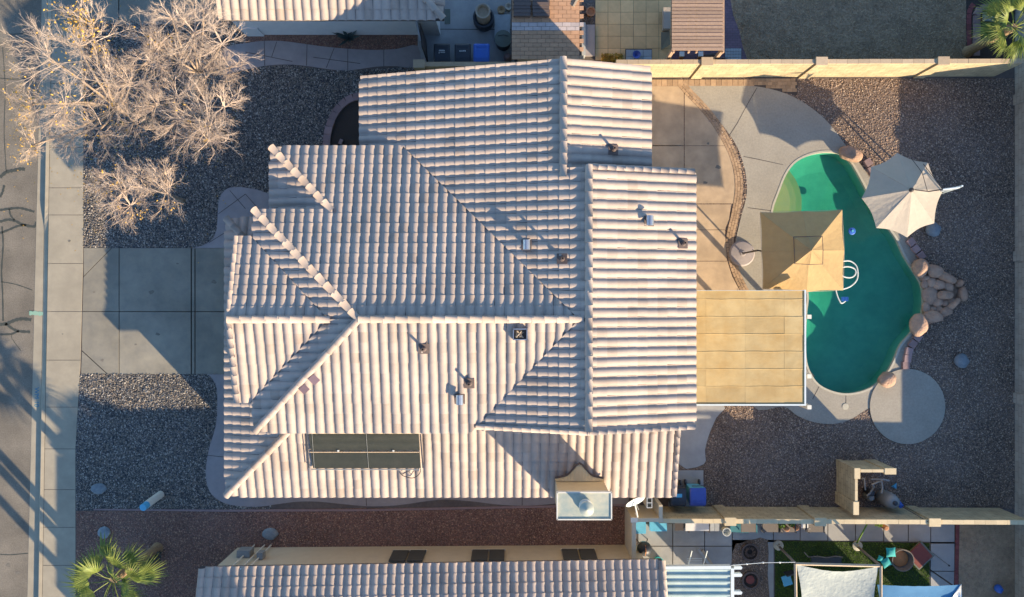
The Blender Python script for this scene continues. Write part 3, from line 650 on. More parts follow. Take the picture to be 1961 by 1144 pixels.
# roof vents
def vent(px, py, pl, kind):
    p = onplane(px, py, pl); a, b, c = pl; n_ = Vector((-a, -b, 1)).normalized(); q = n_.to_track_quat('Z', 'Y').to_matrix()
    o = thing('roof_vent', '', '', p); del o['label']; del o['category']; o.parent = h; o.matrix_parent_inverse = wm(h).inverted()
    def sub(nm, mb, m): s = link(nm, mb.mesh(nm, M[m]), o, False)
    sub('flashing', MB().box((0, 0, .075), (.34, .34, .02), M=q), 'rust')
    if kind == 'pipe':
        sub('pipe', MB().lathe((0, 0, .05), [(.045, 0), (.045, .34), (.03, .34), (.03, .2)], 10), 'rust'); sub('collar', MB().lathe((0, 0, .05), [(.10, .03), (.06, .12)], 10), 'rust')
    elif kind == 'hood':
        sub('pipe', MB().lathe((0, 0, .05), [(.08, 0), (.08, .2)], 10), 'metal')
        vs = []; 
        for y in (-.16, .16):
            for k in range(7): t = pi * k / 6; vs.append((.12 * cos(t), y, .24 + .11 * sin(t)))
        sub('hood', MB().add(vs, [(k, k + 1, k + 8, k + 7)[::-1] for k in range(6)] + [tuple(range(7)), tuple(reversed(range(7, 14)))]), 'metal')
    return o
for px, py, pl, k in ((1174, 288, NE, 'pipe'), (1242, 424, EE, 'hood'), (1307, 467, EE, 'pipe'), (1008, 470, EW, 'hood'), (1076, 496, EW, 'pipe'), (812, 668, S_, 'pipe'), (899, 734, S_, 'pipe'), (881, 764, S_, 'hood')): vent(px, py, pl, k)
p = onplane(996, 640, S_); bx = thing('roof_box', '', '', p); del bx['label']; del bx['category']; bx.parent = h; bx.matrix_parent_inverse = wm(h).inverted()
mb = MB()
for x0, y0, sx_, sy_ in ((-.22, 0, .03, .34), (.22, 0, .03, .34), (0, -.17, .47, .03), (0, .17, .47, .03)): mb.box((x0, y0, .15), (sx_, sy_, .22))
o = link('box_wall', mb.mesh('box_wall', M['metal']), bx, False); mb = MB().box((0, 0, .08), (.44, .32, .05)); link('box_floor', mb.mesh('box_floor', M['rust']), bx, False)
mb = MB()
for i in range(9): mb.tube([(R.uniform(-.15, .15), R.uniform(-.12, .12), .12), (R.uniform(-.15, .15), R.uniform(-.12, .12), .24), (R.uniform(-.15, .15), R.uniform(-.12, .12), .16)], .014, 4)
link('wire', mb.mesh('wire', M['woodlt']), bx, False)
# chimney
ch = thing('chimney', '', '', (3.05, -7.35, 0)); del ch['label']; del ch['category']; ch.parent = h; ch.matrix_parent_inverse = wm(h).inverted()
ZT = 5.15; x0, y0 = G(1070, 946, ZT); x1, y1 = G(1168, 992, ZT)
def sub(nm, mb, m, kind=None):
    o = link(nm, mb.mesh(nm, M[m])); o.parent = ch; o.matrix_parent_inverse = wm(ch).inverted()
sub('chimney_stack', MB().prism([(x0, y1), (x1, y1), (x1, y0), (x0, y0)], 0, ZT - .14), 'stucco_y')
sub('chimney_cap', MB().prism([(x0 - .05, y1 - .05), (x1 + .05, y1 - .05), (x1 + .05, y0 + .04), (x0 - .05, y0 + .04)], ZT - .12, ZT), 'cap')
for a, b, cc, dd in ((x0 - .06, y0 + .03, x1 + .06, y0 + .07), (x0 - .06, y1 - .07, x1 + .06, y1 - .03), (x0 - .07, y1 - .06, x0 - .03, y0 + .06), (x1 + .03, y1 - .06, x1 + .07, y0 + .06)): sub('cap_rim', MB().prism([(a, b), (cc, b), (cc, dd), (a, dd)], ZT - .13, ZT + .035), 'trim')
fx, fy = G(1121, 968, ZT); sub('flue', MB().lathe((fx, fy, ZT), [(.22, 0), (.22, .10), (.17, .12), (.17, .42)], 24), 'trim'); sub('flue_cap', MB().lathe((fx + .0, fy - .0, ZT + .42), [(.24, 0), (.24, .05), (.02, .13)], 28), 'cap')
# mortar saddle behind the chimney
mb = MB(); vs = []; yb = y0 + .02
for k in range(17):
    t = k / 16; x = x0 - .02 + (x1 - x0 + .04) * t; rise = .62 * math.exp(-((t - .5) / .17) ** 2) + .12 * sin(pi * t)
    zb = LS[1] * yb + LS[2]; yy = yb + .05 + rise * .75; vs += [(x, yb, zb + .30 + .10 * sin(pi * t)), (x, yy, LS[1] * yy + LS[2] + .115 + .02 * sin(k * 2.1))]
sub('mortar_saddle', mb.add(vs, [(2 * k, 2 * k + 2, 2 * k + 3, 2 * k + 1) for k in range(16)]), 'stucco_y')
mb = MB(); ptsd = [Vector(v) + Vector((0, .02, .02)) for v in vs[1::2]]; mb.tube(ptsd, .035, 5); sub('flashing_edge', mb, 'rust')
# ------------------------------------------------------------------ boundary walls
def block_wall(name, lab, pts, h_, th=.15, m='block', mc='copingy', piers=(), capl=.41, z0=-.1):
    a, b = Vector(pts[0]), Vector(pts[1]); d = b - a; l = d.length; d.normalize(); n_ = Vector((-d.y, d.x))
    o = thing(name, lab, 'wall', (a.x, a.y, 0))
    def P(t, s): q = a + d * t + n_ * s; return (q.x, q.y)
    part('wall_body', MB().prism([P(0, -th / 2), P(l, -th / 2), P(l, th / 2), P(0, th / 2)], z0, h_ - .05), M[m], o)
    k = int(l / capl); me = MB().box((0, 0, 0), (l / k - .006, th + .02, .055)).mesh('coping_block', M[mc]); inv = wm(o).inverted(); rz = atan2(d.y, d.x)
    for i in range(k):
        q = P((i + .5) * l / k, R.uniform(-.003, .003)); c = bpy.data.objects.new('coping_block', me); COL.objects.link(c); c.parent = o; c.matrix_parent_inverse = inv
        c.location = (q[0], q[1], h_ - .024 + R.uniform(-.003, .003)); c.rotation_euler = (0, 0, rz)
    for t in piers:
        q = P(t, .0); part('pier', MB().box((q[0], q[1], h_ / 2 + .0), (.42, th + .14, h_ + .02), rz=rz), M[m], o); part('pier_cap', MB().box((q[0], q[1], h_ + .035), (.44, th + .16, .06), rz=rz), M[mc], o)
    return o
def yz(py, z): return (CY - py) * (HC - z) / FP
def xz(px, z): return (px - CX) * (HC - z) / FP
hN = 1.7; Yn = yz(119, hN); X0 = xz(1180, hN)
block_wall('block_wall', 'sunlit yellow block wall north of the patio and pool', [(X0, Yn), (xz(1950, hN) + .2, yz(117, hN))], hN, piers=[xz(p, hN) - X0 for p in (1354, 1573, 1806)], mc='coping')
block_wall('block_wall', 'short tan block wall behind the two black bins and the blue bin', [(xz(800, 1.5), yz(123, 1.5)), (xz(1000, 1.5), yz(123, 1.5))], 1.5, mc='coping', piers=[.05])
X1 = xz(1262, hN)
block_wall('block_wall', 'cream block wall south of the back yard gravel', [(X1, yz(998, hN)), (xz(1958, hN) + .25, yz(1001, hN))], hN, piers=[xz(p, hN) - X1 for p in (1398, 1570, 1789)])
XE = xz(1943, 0) + .08
block_wall('block_wall', 'tall grey shaded block wall along the right edge of the yards', [(XE, 16.0), (XE, -14)], 2.38, m='block2', mc='coping', piers=[8, 14.3, 20])
# posts and rail seen on the east side fence cap
# ------------------------------------------------------------------ loose gravel (real pebbles)
POOLA = np.array(cout)
def pebbles(name, lab, poly_px, exclude, dens, r0, r1, m, seed, edge=0.0):
    rg = np.random.RandomState(seed); P = np.array(GP(poly_px)); x0, y0 = P.min(0); x1, y1 = P.max(0)
    n_ = int((x1 - x0) * (y1 - y0) * dens); x = rg.uniform(x0, x1, n_); y = rg.uniform(y0, y1, n_)
    k = inpoly(x, y, P)
    for e in exclude: k &= ~inpoly(x, y, np.array(e))
    k &= (abs(x) < 21.2) & (abs(y) < 12.6)
    x, y = x[k], y[k]; n_ = len(x); r = r0 + (r1 - r0) * rg.rand(n_) ** 2
    base = np.array([(1, 0, 0), (0, 1, 0), (-1, 0, 0), (0, -1, 0), (0, 0, 1), (0, 0, -1)], float)
    F = np.array([(0, 1, 4), (1, 2, 4), (2, 3, 4), (3, 0, 4)])
    V = base[None] * np.stack([r * rg.uniform(.8, 1.3, n_), r * rg.uniform(.6, 1.0, n_), r * rg.uniform(.45, .8, n_)], 1)[:, None, :]
    V = V + rg.uniform(-.2, .2, V.shape) * r[:, None, None]
    a = rg.uniform(0, 2 * pi, n_); b = rg.uniform(-.5, .5, n_); c, s = np.cos(a)[:, None], np.sin(a)[:, None]; cb, sb = np.cos(b)[:, None], np.sin(b)[:, None]
    X, Y, Z = V[..., 0], V[..., 1], V[..., 2]; X, Z = X * cb - Z * sb, X * sb + Z * cb; X, Y = X * c - Y * s, X * s + Y * c
    V = np.stack([X + x[:, None], Y + y[:, None], Z + (r * .25)[:, None]], -1).reshape(-1, 3); Fi = (F[None] + (np.arange(n_) * 6)[:, None, None]).reshape(-1, 3)
    me = bpy.data.meshes.new(name); me.vertices.add(len(V)); me.vertices.foreach_set('co', V.ravel()); me.loops.add(Fi.size); me.loops.foreach_set('vertex_index', Fi.ravel().astype(np.int32))
    me.polygons.add(len(Fi)); me.polygons.foreach_set('loop_start', np.arange(0, Fi.size, 3, dtype=np.int32)); me.materials.append(M[m]); me.update(calc_edges=True); me.validate()
    o = link(name, me); o['kind'] = 'stuff'; o['label'] = lab; o['category'] = 'gravel'
PB = GP([(692 + 60 * cos(a), 283 + 91 * sin(a)) for a in [2 * pi * i / 40 for i in range(40)]]); PBX = GP([(692 + 76 * cos(a), 283 + 104 * sin(a)) for a in [2 * pi * i / 40 for i in range(40)]])
pebbles('gravel', 'dark mixed pebbles over the front yard north of the driveway', [(161, 40), (455, 40), (455, 130), (560, 125), (640, 136), (700, 134), (790, 128), (790, 330), (560, 475), (160, 474)], [GP(FP_), GP(NP), PBX], 560, .018, .042, 'p_front', 1)
pebbles('gravel', 'dark mixed pebbles over the front yard south of the driveway', [(154, 716), (420, 716), (520, 800), (520, 976), (146, 976), (145, 850)], [GP(SP)], 560, .018, .042, 'p_front', 2)
pebbles('gravel', 'small reddish gravel between the two houses', [(147, 981), (1204, 971), (1204, 1050), (445, 1062), (380, 1100), (380, 1150), (147, 1150)], [GP(SP)], 330, .016, .036, 'p_red', 3)
pebbles('gravel', 'brown pebbles over the back yard', [(1300, 152), (1942, 152), (1942, 968), (1300, 972)], [GP(DK), POOLA, GP(circle(*PADC, 73)), GP([(1180, 150), (1322, 150), (1440, 150), (1527, 155), (1527, 183), (1480, 174), (1316, 170), (1418, 320), (1410, 560), (1300, 600)]),
         GP([(1300, 770), (1392, 777), (1360, 832), (1350, 889), (1349, 972), (1290, 972)])], 330, .016, .038, 'p_back', 4)
# ------------------------------------------------------------------ planter with pink blocks, brick ribbon
def bricks(name, lab, path_px, rows, m, step, wid, hgt, th, base_m='dirt', nm='brick', jit=.05, z=0.0, gap=.012, closed=False, kind='structure', rough_=.0):
    P = [Vector(G(x, y)) for x, y in smooth(path_px, 10, closed)]; acc = [0]
    for a, b in zip(P, P[1:]): acc.append(acc[-1] + (b - a).length)
    mb = MB(); L_ = []; R_ = []; W_ = wid * rows
    for k in range(len(P)):
        d = (P[min(k + 1, len(P) - 1)] - P[max(k - 1, 0)]).normalized(); n_ = Vector((-d.y, d.x)); L_.append(tuple(P[k] + n_ * W_ / 2)); R_.append(tuple(P[k] - n_ * W_ / 2))
    o = struct(name, MB().prism(L_ + R_[::-1], -.1, z + hgt * .35), M[base_m], lab, kind=kind)
    me = MB().box((0, 0, 0), (step - gap, wid - gap, th)).mesh(nm, M[m])
    for r_ in range(rows):
        s = step * (.5 + .5 * (r_ % 2)); 
        while s < acc[-1]:
            k = max(i for i in range(len(acc)) if acc[i] <= s); k = min(k, len(P) - 2); t = (s - acc[k]) / (acc[k + 1] - acc[k] or 1); p = P[k].lerp(P[k + 1], t); d = (P[k + 1] - P[k]).normalized(); n_ = Vector((-d.y, d.x)); q = p + n_ * ((r_ + .5) * wid - W_ / 2)
            b = bpy.data.objects.new(nm, me); COL.objects.link(b); b.parent = o; b.location = (q.x, q.y, z + hgt - th / 2 + R.uniform(-.003, .003)); b.rotation_euler = (R.uniform(-rough_, rough_), R.uniform(-rough_, rough_), atan2(d.y, d.x) + R.uniform(-jit, jit)); s += step
    return o
struct('planting_bed', MB().prism(PB, -.1, .01), M['soil'], 'dark round planting bed in front of the north wing')
arc = [(692 + 66 * cos(a) * 1.0, 283 + 97 * -sin(a)) for a in [pi * .5 + i * pi * .5 / 6 for i in range(7)]]
bricks('planter_edging', 'curved edging of pink concrete blocks round the planting bed', arc + [(624, 300)], 1, 'pinkblock', .315, .30, .13, .16, nm='edging_block', jit=.04, rough_=.03)
solo('brick', 'loose pink block lying inside the round planting bed', 'block', MB().box(G3(653, 272, .08), (.13, .2, .12), rz=-.4), M['pinkblock'])
bricks('brick_ribbon', 'curved ribbon of tan paver bricks between patio and pool deck', [(1304, 160), (1322, 180), (1345, 204), (1368, 232), (1388, 264), (1404, 297), (1413, 330), (1415, 365), (1408, 410), (1399, 450), (1399, 480), (1407, 515), (1420, 545), (1428, 560)], 3, 'brick', .20, .108, .018, .06, base_m='dirt', jit=.03)
bricks('brick_strip', 'strip of tan pavers along the foot of the north wall', [(1246, 159), (1340, 159), (1440, 159)], 1, 'brick', .22, .27, .018, .06, jit=.015)
o = struct('brick_wedge', MB().prism(GP([(1438, 150), (1527, 150), (1527, 184), (1500, 177), (1470, 170), (1438, 165)]), -.1, .008), M['dirt'], 'wedge of brown pavers in the corner of the pool deck')
me = MB().box((0, 0, 0), (.19, .13, .06)).mesh('brick', M['brick'])
for i in range(10):
    for j in range(5):
        x, y = 1443 + i * 9.4 + (j % 2) * 3, 154 + j * 6.4
        if y < 164 + (x - 1438) * .2 - 2 and x < 1525:
            b = bpy.data.objects.new('brick', me); COL.objects.link(b); b.parent = o; q = G3(x, y, .0); b.location = (q.x, q.y, -.010 + R.uniform(-.003, .003)); b.rotation_euler = (0, 0, R.uniform(-.03, .03))
# ------------------------------------------------------------------ rocks
def rock_mesh(seed, m='rock', nm='rock'):
    rr = random.Random(seed); import bmesh
    bm = bmesh.new(); bmesh.ops.create_icosphere(bm, subdivisions=3, radius=1)
    ph = [(Vector((rr.gauss(0, 1), rr.gauss(0, 1), rr.gauss(0, 1))).normalized(), rr.uniform(.72, .95)) for _ in range(9)]
    from mathutils import noise
    for v in bm.verts:
        d = v.co.normalized(); r_ = 1.0
        for n_, t in ph:
            q = d.dot(n_)
            if q > 0: r_ = min(r_, t / q)
        r_ *= 1 + .06 * noise.noise(d * 2.5 + Vector((seed, 0, 0))); v.co = d * r_
    for f in bm.faces: f.smooth = True
    me = bpy.data.meshes.new(nm); bm.to_mesh(me); bm.free(); me.materials.append(M[m]); return me
RK = [rock_mesh(i) for i in range(6)]; RK2 = rock_mesh(20, 'rock2')
def rock(px, py, w_, h_, z, rz=0.0, lab=None, parent=None, i=None, name='boulder', me=None, group=None):
    p = G3(px, py, z); o = bpy.data.objects.new(name, me or RK[(i if i is not None else R.randrange(6))]); COL.objects.link(o)
    o.location = (p.x, p.y, z * .5); k = (HC - z) / FP; o.scale = (w_ * k / 2 * 1.17, h_ * k / 2 * 1.17, max(z * .62, .06)); o.rotation_euler = (0, 0, rz)
    if parent: o.parent = parent; o.matrix_parent_inverse = wm(parent).inverted()
    else:
        o['label'] = lab; o['category'] = 'rock'
        if group: o['group'] = group
    return o
rock(1634, 293, 40, 30, .42, -.3, 'large sunlit boulder at the north tip of the pool', name='boulder', i=1)
rock(1704, 728, 30, 28, .5, .2, 'boulder standing between pool and round pad', i=2)
rock(1793, 438, 26, 26, .35, .3, 'blue grey boulder just below the beige umbrella', me=RK2); rock(1848, 692, 26, 24, .35, 0, 'blue grey boulder alone in the gravel right of the waterfall rocks', me=RK2)
rock(188, 937, 28, 18, .12, 0, 'flat half buried stone in the front gravel left of the white marker post', me=RK2); rock(198, 1021, 22, 20, .12, 0, 'small blue grey stone near the sidewalk', me=RK2); rock(517, 1024, 28, 20, .15, 0, 'pale blue grey stone in the red gravel', me=RK2)
wf = thing('rock_waterfall', 'pile of rounded brown boulders forming a waterfall beside the pool', 'rock waterfall', G3(1800, 565))
for px, py, w_, h_, z, rz in ((1769, 513, 27, 33, .45, .2), (1795, 518, 30, 24, .42, -.4), (1819, 532, 34, 18, .45, -.45), (1843, 543, 14, 12, .4, .6), (1850, 563, 17, 26, .45, 0), (1831, 583, 30, 12, .42, .7), (1816, 597, 26, 16, .38, .4), (1792, 608, 34, 22, .42, -.1), (1766, 624, 30, 40, .5, .1),
    (1775, 533, 18, 11, .2, .1), (1773, 544, 14, 16, .2, 0), (1786, 540, 16, 20, .24, 0), (1802, 545, 20, 22, .3, 0), (1820, 549, 20, 20, .3, 0), (1785, 566, 28, 32, .24, .3), (1815, 565, 27, 19, .42, 0), (1799, 579, 20, 18, .24, 0), (1812, 581, 12, 15, .26, 0), (1824, 577, 16, 12, .3, .3), (1776, 590, 16, 22, .2, .1),
    (1789, 593, 12, 12, .2, 0), (1801, 593, 15, 12, .24, 0), (1835, 558, 10, 14, .12, 0), (1836, 568, 9, 12, .12, 0)):
    rock(px, py, w_, h_, z, rz, parent=wf, name='boulder')
part('mortar_bed', MB().prism(GP([(1762, 505), (1800, 515), (1840, 545), (1846, 570), (1820, 595), (1780, 620), (1760, 625), (1772, 575)]), -.05, .07), M['rock'], wf)
me_b = MB().box((0, 0, 0), (.29, .27, .16)).mesh('edging_stone', M['pinkblock'])
for labp, pts in (('north of the waterfall rocks', [(1744, 464, -.9), (1753, 477, -.9), (1763, 490, -.9)]), ('south of the waterfall rocks', [(1757, 646, .9), (1747, 659, 1.0), (1740, 673, 1.35), (1737, 687, 1.5), (1734, 700, 1.6)]), ('under the beige umbrella', [(1662, 312, -1.0), (1669, 326, -1.0)])):
    o = thing('stone_edging', 'row of pink edging stones ' + labp, 'edging', G3(pts[0][0], pts[0][1]))
    for x, y, r_ in pts:
        b = bpy.data.objects.new('edging_stone', me_b); COL.objects.link(b); b.parent = o; b.matrix_parent_inverse = wm(o).inverted(); b.location = G3(x, y, .07); b.rotation_euler = (0, 0, r_ + R.uniform(-.06, .06))
# ------------------------------------------------------------------ umbrellas
def canopy(o, apex, rim, m, sagz, pull, nm='canopy_panel'):
    n_ = len(rim); A = Vector(apex); N1, N2 = 7, 8
    for i in range(n_):
        a, b = Vector(rim[i]), Vector(rim[(i + 1) % n_]); vs = []; fs = []
        for r_ in range(N1 + 1):
            t = r_ / N1
            for k in range(N2 + 1):
                s = k / N2; e = a.lerp(b, s); c = A.lerp(e, t * (1 - pull * sin(pi * s) * t)); c.z -= sagz * sin(pi * s) * t * (1.3 - t * .6) - .012 * sin(k * 2.4 + i * 3) * t * (1 - t) * 3 + .0
                vs.append(c)
        w_ = N2 + 1
        for r_ in range(N1):
            for k in range(N2): fs.append((r_ * w_ + k, (r_ + 1) * w_ + k, (r_ + 1) * w_ + k + 1, r_ * w_ + k + 1))
        part(nm, MB().add(vs, fs), M[m], o, sm=True)
        part('rib', MB().tube([A - Vector((0, 0, .06)), a - Vector((0, 0, .03))], .012, 5), M['darkmetal'], o)
u = thing('cantilever_umbrella', 'square tan cantilever umbrella with a small second tier over the pool steps', 'umbrella', G3(1420, 487))
z_ = 2.02; rim = [G3(1456, 407, z_), G3(1537, 405, z_ + .10), G3(1613, 402, z_), G3(1617, 480, z_ + .10), G3(1615, 556, z_), G3(1545, 559, z_ + .10), G3(1461, 553, z_), G3(1459, 482, z_ + .10)]
ap = G3(1550, 480, 3.08); canopy(u, ap, rim, 'canvas', .05, .02)
r2 = [Vector(ap).lerp(v, .34) + Vector((0, 0, .13)) for v in rim]; canopy(u, ap + Vector((0, 0, .20)), r2, 'canvas', .05, .10, 'vent_panel')
part('vent_shade_line', MB().tube(r2 + [r2[0]], .013, 5), M['rust'], u)  # dark tube stands in for the shaded crease under the second tier
part('canopy_hem', MB().tube([Vector(v) - Vector((0, 0, .02)) for v in rim] + [Vector(rim[0]) - Vector((0, 0, .02))], .010, 5), M['woodlt'], u)
part('finial', MB().lathe(ap + Vector((0, 0, .12)), [(.035, 0), (.03, .05), (.0, .09)], 8), M['darkmetal'], u)
b0 = G3(1420, 486); mastt = Vector((b0.x, b0.y, 1.98))
part('base', MB().lathe(b0, [(.50, 0), (.52, .05), (.46, .13), (.12, .17), (.09, .2)], 28), M['path'], u)
part('mast', MB().tube([b0 + Vector((0, 0, .1)), mastt], .035, 8), M['darkmetal'], u)
part('arm', MB().tube([mastt, G3(1462, 482, 1.96), ap - Vector((.3, 0, .45)), ap - Vector((0, 0, .15))], .028, 6), M['darkmetal'], u)
part('crank', MB().tube([b0 + Vector((0, 0, 1.2)), b0 + Vector((.1, .05, 1.2)), b0 + Vector((.1, .1, 1.05))], .015, 5), M['darkmetal'], u)
u = thing('cantilever_umbrella', 'beige octagonal cantilever umbrella tilted over the east edge of the pool', 'umbrella', G3(1756, 378))
rim = [G3(1718, 293, 1.48), G3(1777, 312, 1.52), G3(1806, 364, 1.58), G3(1789, 428, 1.68), G3(1737, 455, 1.8), G3(1678, 437, 1.93), G3(1650, 380, 2.0), G3(1668, 320, 1.75)]
ap = G3(1746, 364, 2.62); canopy(u, ap, rim, 'canvas2', .045, .06)
part('hub', MB().lathe(ap - Vector((0, 0, .03)), [(.09, 0), (.08, .05), (.03, .10)], 10), M['darkmetal'], u)
b0 = G3(1757, 378); mt = Vector((b0.x, b0.y, 2.95)); part('mast', MB().tube([b0, mt], .035, 8), M['alu'], u); part('base', MB().box(b0 + Vector((.35, 0, .05)), (.9, .5, .1)), M['darkmetal'], u)
mx_ = G3(1838, 359, 2.95); part('mast_head', MB().tube([G3(1806, 363, 2.9), mx_], .03, 6), M['alu'], u); part('upper_mast', MB().tube([b0 + Vector((.62, .04, 0)), mx_], .03, 6), M['alu'], u)
part('arm', MB().tube([mx_, G3(1806, 363, 2.76), G3(1778, 367, 2.5), ap + Vector((.1, 0, .02))], .022, 6), M['darkmetal'], u)
part('arm_shadow', MB().tube([G3(1744, 302, 1.62), G3(1766, 331, 2.0), G3(1776, 367, 2.5)], .012, 5), M['darkmetal'], u); part('arm_shadow', MB().tube([G3(1768, 314, 1.66), G3(1788, 340, 1.8), G3(1804, 362, 2.2)], .012, 5), M['darkmetal'], u)  # dark tubes over the canopy in place of the arm's cast shadow
# ------------------------------------------------------------------ patio cover
ZC = 2.72; pc = thing('patio_cover', 'flat tan patio cover with stained panels and white edge beside the house', 'patio cover', G3(1430, 665))
x0, x1 = xz(1328, ZC), xz(1540, ZC); y0, y1 = yz(774, ZC), yz(557, ZC); rows = 7; rh = (y1 - y0) / 6.5
cols = [x0, xz(1352, ZC), xz(1427, ZC), xz(1502, ZC), x1]
for r_ in range(7):
    ya = y0 + r_ * rh; yb = min(y0 + (r_ + 1) * rh, y1)
    for ca, cb in zip(cols, cols[1:]):
        vs = [(ca + .002, ya + .006, ZC), (cb - .002, ya + .006 + R.uniform(-.004, .008), ZC), (cb - .002, yb - .006, ZC + .0), (ca + .002, yb - .006, ZC + .0)]; j = R.uniform(-.004, .004)
        part('panel', MB().prism([v[:2] for v in vs], ZC - .07, ZC + j), M['cover'], pc)
    if r_: part('seam_rib', MB().tube([(x0 + (x1 - x0) * t / 12, ya + .008 * sin(t * 1.7 + r_), ZC - .006) for t in range(13)], .016, 6), M['cover'], pc)
part('ceiling_sheet', MB().prism([(x0, y0), (x1, y0), (x1, y1), (x0, y1)], ZC - .12, ZC - .075), M['trim'], pc)
for a, b, c, d in ((x0, y0 - .06, x1 + .06, y0 + .0), (x1 + .0, y0, x1 + .06, y1 + .03), (x0, y1, x1, y1 + .012)): part('gutter_edge', MB().prism([(a, b), (c, b), (c, d), (a, d)], ZC - .14, ZC + .03), M['alu'], pc)
for px, py in ((1500, 604), (1500, 708), (1500, 762)): q = G(px, py); part('post', MB().box((q[0], q[1], (ZC - .12) / 2), (.15, .15, ZC - .12)), M['trim'], pc)
# ------------------------------------------------------------------ pool things
def water_pts(pts, z=-.115): return [G3(a, b, z) for a, b in pts]
hs = thing('pool_hose', 'pale looped hose floating on the pool beside the square umbrella', 'hose', G3(1625, 525, -.1))
part('hose_line', MB().tube(water_pts(smooth([(1590, 520), (1606, 504), (1618, 500), (1630, 501), (1640, 510), (1643, 525), (1640, 538), (1628, 549), (1612, 554), (1600, 550), (1596, 540)], 5, False)), .028, 6), M['white'], hs)
part('hose_line', MB().tube(water_pts(smooth([(1604, 522), (1612, 513), (1625, 511), (1636, 515), (1639, 523), (1634, 530), (1625, 532), (1614, 529), (1606, 520)], 5, False)), .028, 6), M['white'], hs)
part('hose_line', MB().tube(water_pts(smooth([(1600, 553), (1603, 565), (1607, 575), (1612, 581), (1620, 576)], 5, False), -.12), .028, 6), M['white'], hs)
cl = thing('pool_cleaner', 'light blue pool cleaner head below the floating hose', 'pool cleaner', G3(1617, 573, -.15)); q = G3(1617, 573, -.12)
part('body', MB().box(q, (.28, .17, .06)), M['lightp'], cl)
for k in range(5): part('fin', MB().box(q + Vector((-.12 + k * .06, 0, .04)), (.02, .18, .05)), M['bluep'], cl)
cd = thing('chlorine_floater', 'round blue floater drifting in the pool', 'floater', G3(1631, 443, -.13)); q = G3(1631, 443, -.14)
part('disc', MB().lathe(q, [(.13, 0), (.15, .03), (.12, .06), (.05, .065)], 20), M['bluep'], cd); part('cap', MB().lathe(q + Vector((0, 0, .06)), [(.05, 0), (.045, .05)], 12), M['lightp'], cd)
q = G3(1619, 779, .012); solo('skimmer_lid', 'round white skimmer lid set in the deck south of the pool', 'lid', MB().lathe(q, [(.13, 0), (.13, .012), (.0, .016)], 20, caps=False), M['poolc'])
q = G3(1543, 664, .3)
# ------------------------------------------------------------------ bins
def bin_mesh():
    b = MB().box((0, 0, .5), (.60, .66, .95), taper=.78); return b
def wheelie(name, lab, px, py, mbody, mlid, rz=0.0, group=None, z=1.06, script=None, label2=None):
    q = G(px, py, z); o = thing(name, lab, 'wheeled bin', (q[0], q[1], 0), rz, group)
    part('bin_body', bin_mesh(), M[mbody], o, False)
    lid = MB(); prof = [(-.33, 1.0), (-.34, 1.03), (-.2, 1.075), (.1, 1.085), (.3, 1.06), (.36, 1.02), (.36, .98)]; vs = []
    for x in (-.315, -.27, .27, .315): vs += [(x, y * (1 if abs(x) < .3 else .94), zz - (.0 if abs(x) < .3 else .035)) for y, zz in prof]
    n_ = len(prof); fs = [(a * n_ + k, (a + 1) * n_ + k, (a + 1) * n_ + k + 1, a * n_ + k + 1) for a in range(3) for k in range(n_ - 1)]
    l = part('lid', lid.add(vs, fs + [tuple(range(n_))[::-1], tuple(3 * n_ + k for k in range(n_))]), M[mlid], o, False)
    part('handle_bar', MB().tube([(-.22, -.40, .96), (.22, -.40, .96)], .018, 6), M['blackp'], o, False)
    for s in (-1, 1): part('wheel', MB().tube([(s * .25, -.34, .11), (s * .31, -.34, .11)], .11, 12), M['blackp'], o, False)
    part('lid_rib', MB().box((0, .22, 1.083), (.42, .02, .012)), M[mlid], o, False)
    if script:
        mb = MB()
        for (x, y, w_, h_) in script: mb.box((x, y, 1.092), (w_, h_, .004))
        part('lid_marking', mb, M['white'], o, False)
    return o
rr = random.Random(3)
mk1 = [(x * .03 - .1, .06, .014, .035) for x in range(8)] + [(x * .035 - .1, .0, .02, .03) for x in (0, 2, 3, 4, 5, 6)] + [(.0, .085, .2, .012), (-.1, -.03, .02, .03)]
mk2 = [(-.1, .05, .035, .05), (-.045, .05, .03, .035), (0, .05, .03, .03), (.045, .05, .03, .035), (.1, .055, .035, .05), (.06, .075, .08, .01)]
wheelie('wheeled_bin', 'black wheeled bin with two rows of faded white lettering, leftmost of three', 846, 101, 'blackp', 'blackp', script=mk1)
wheelie('wheeled_bin', 'black wheeled bin with a single short white word, between the black and blue bins', 886, 101, 'blackp', 'blackp', script=mk2)
wheelie('wheeled_bin', 'bright blue wheeled bin behind the tan block wall', 922, 101, 'bluep', 'bluep')
wheelie('wheeled_bin', 'black wheeled bin with a light blue sticker beside the house corner', 1299, 953, 'blackp', 'blackp', rz=pi, script=None)
wheelie('wheeled_bin', 'violet blue wheeled bin against the south wall', 1337, 952, 'lightp', 'purplep', rz=pi)
o = [x for x in bpy.data.objects if x.get('label') == 'black wheeled bin with a light blue sticker beside the house corner'][0]; part('sticker', MB().box((-.02, -.08, 1.092), (.24, .14, .004)), M['lightp'], o, False)
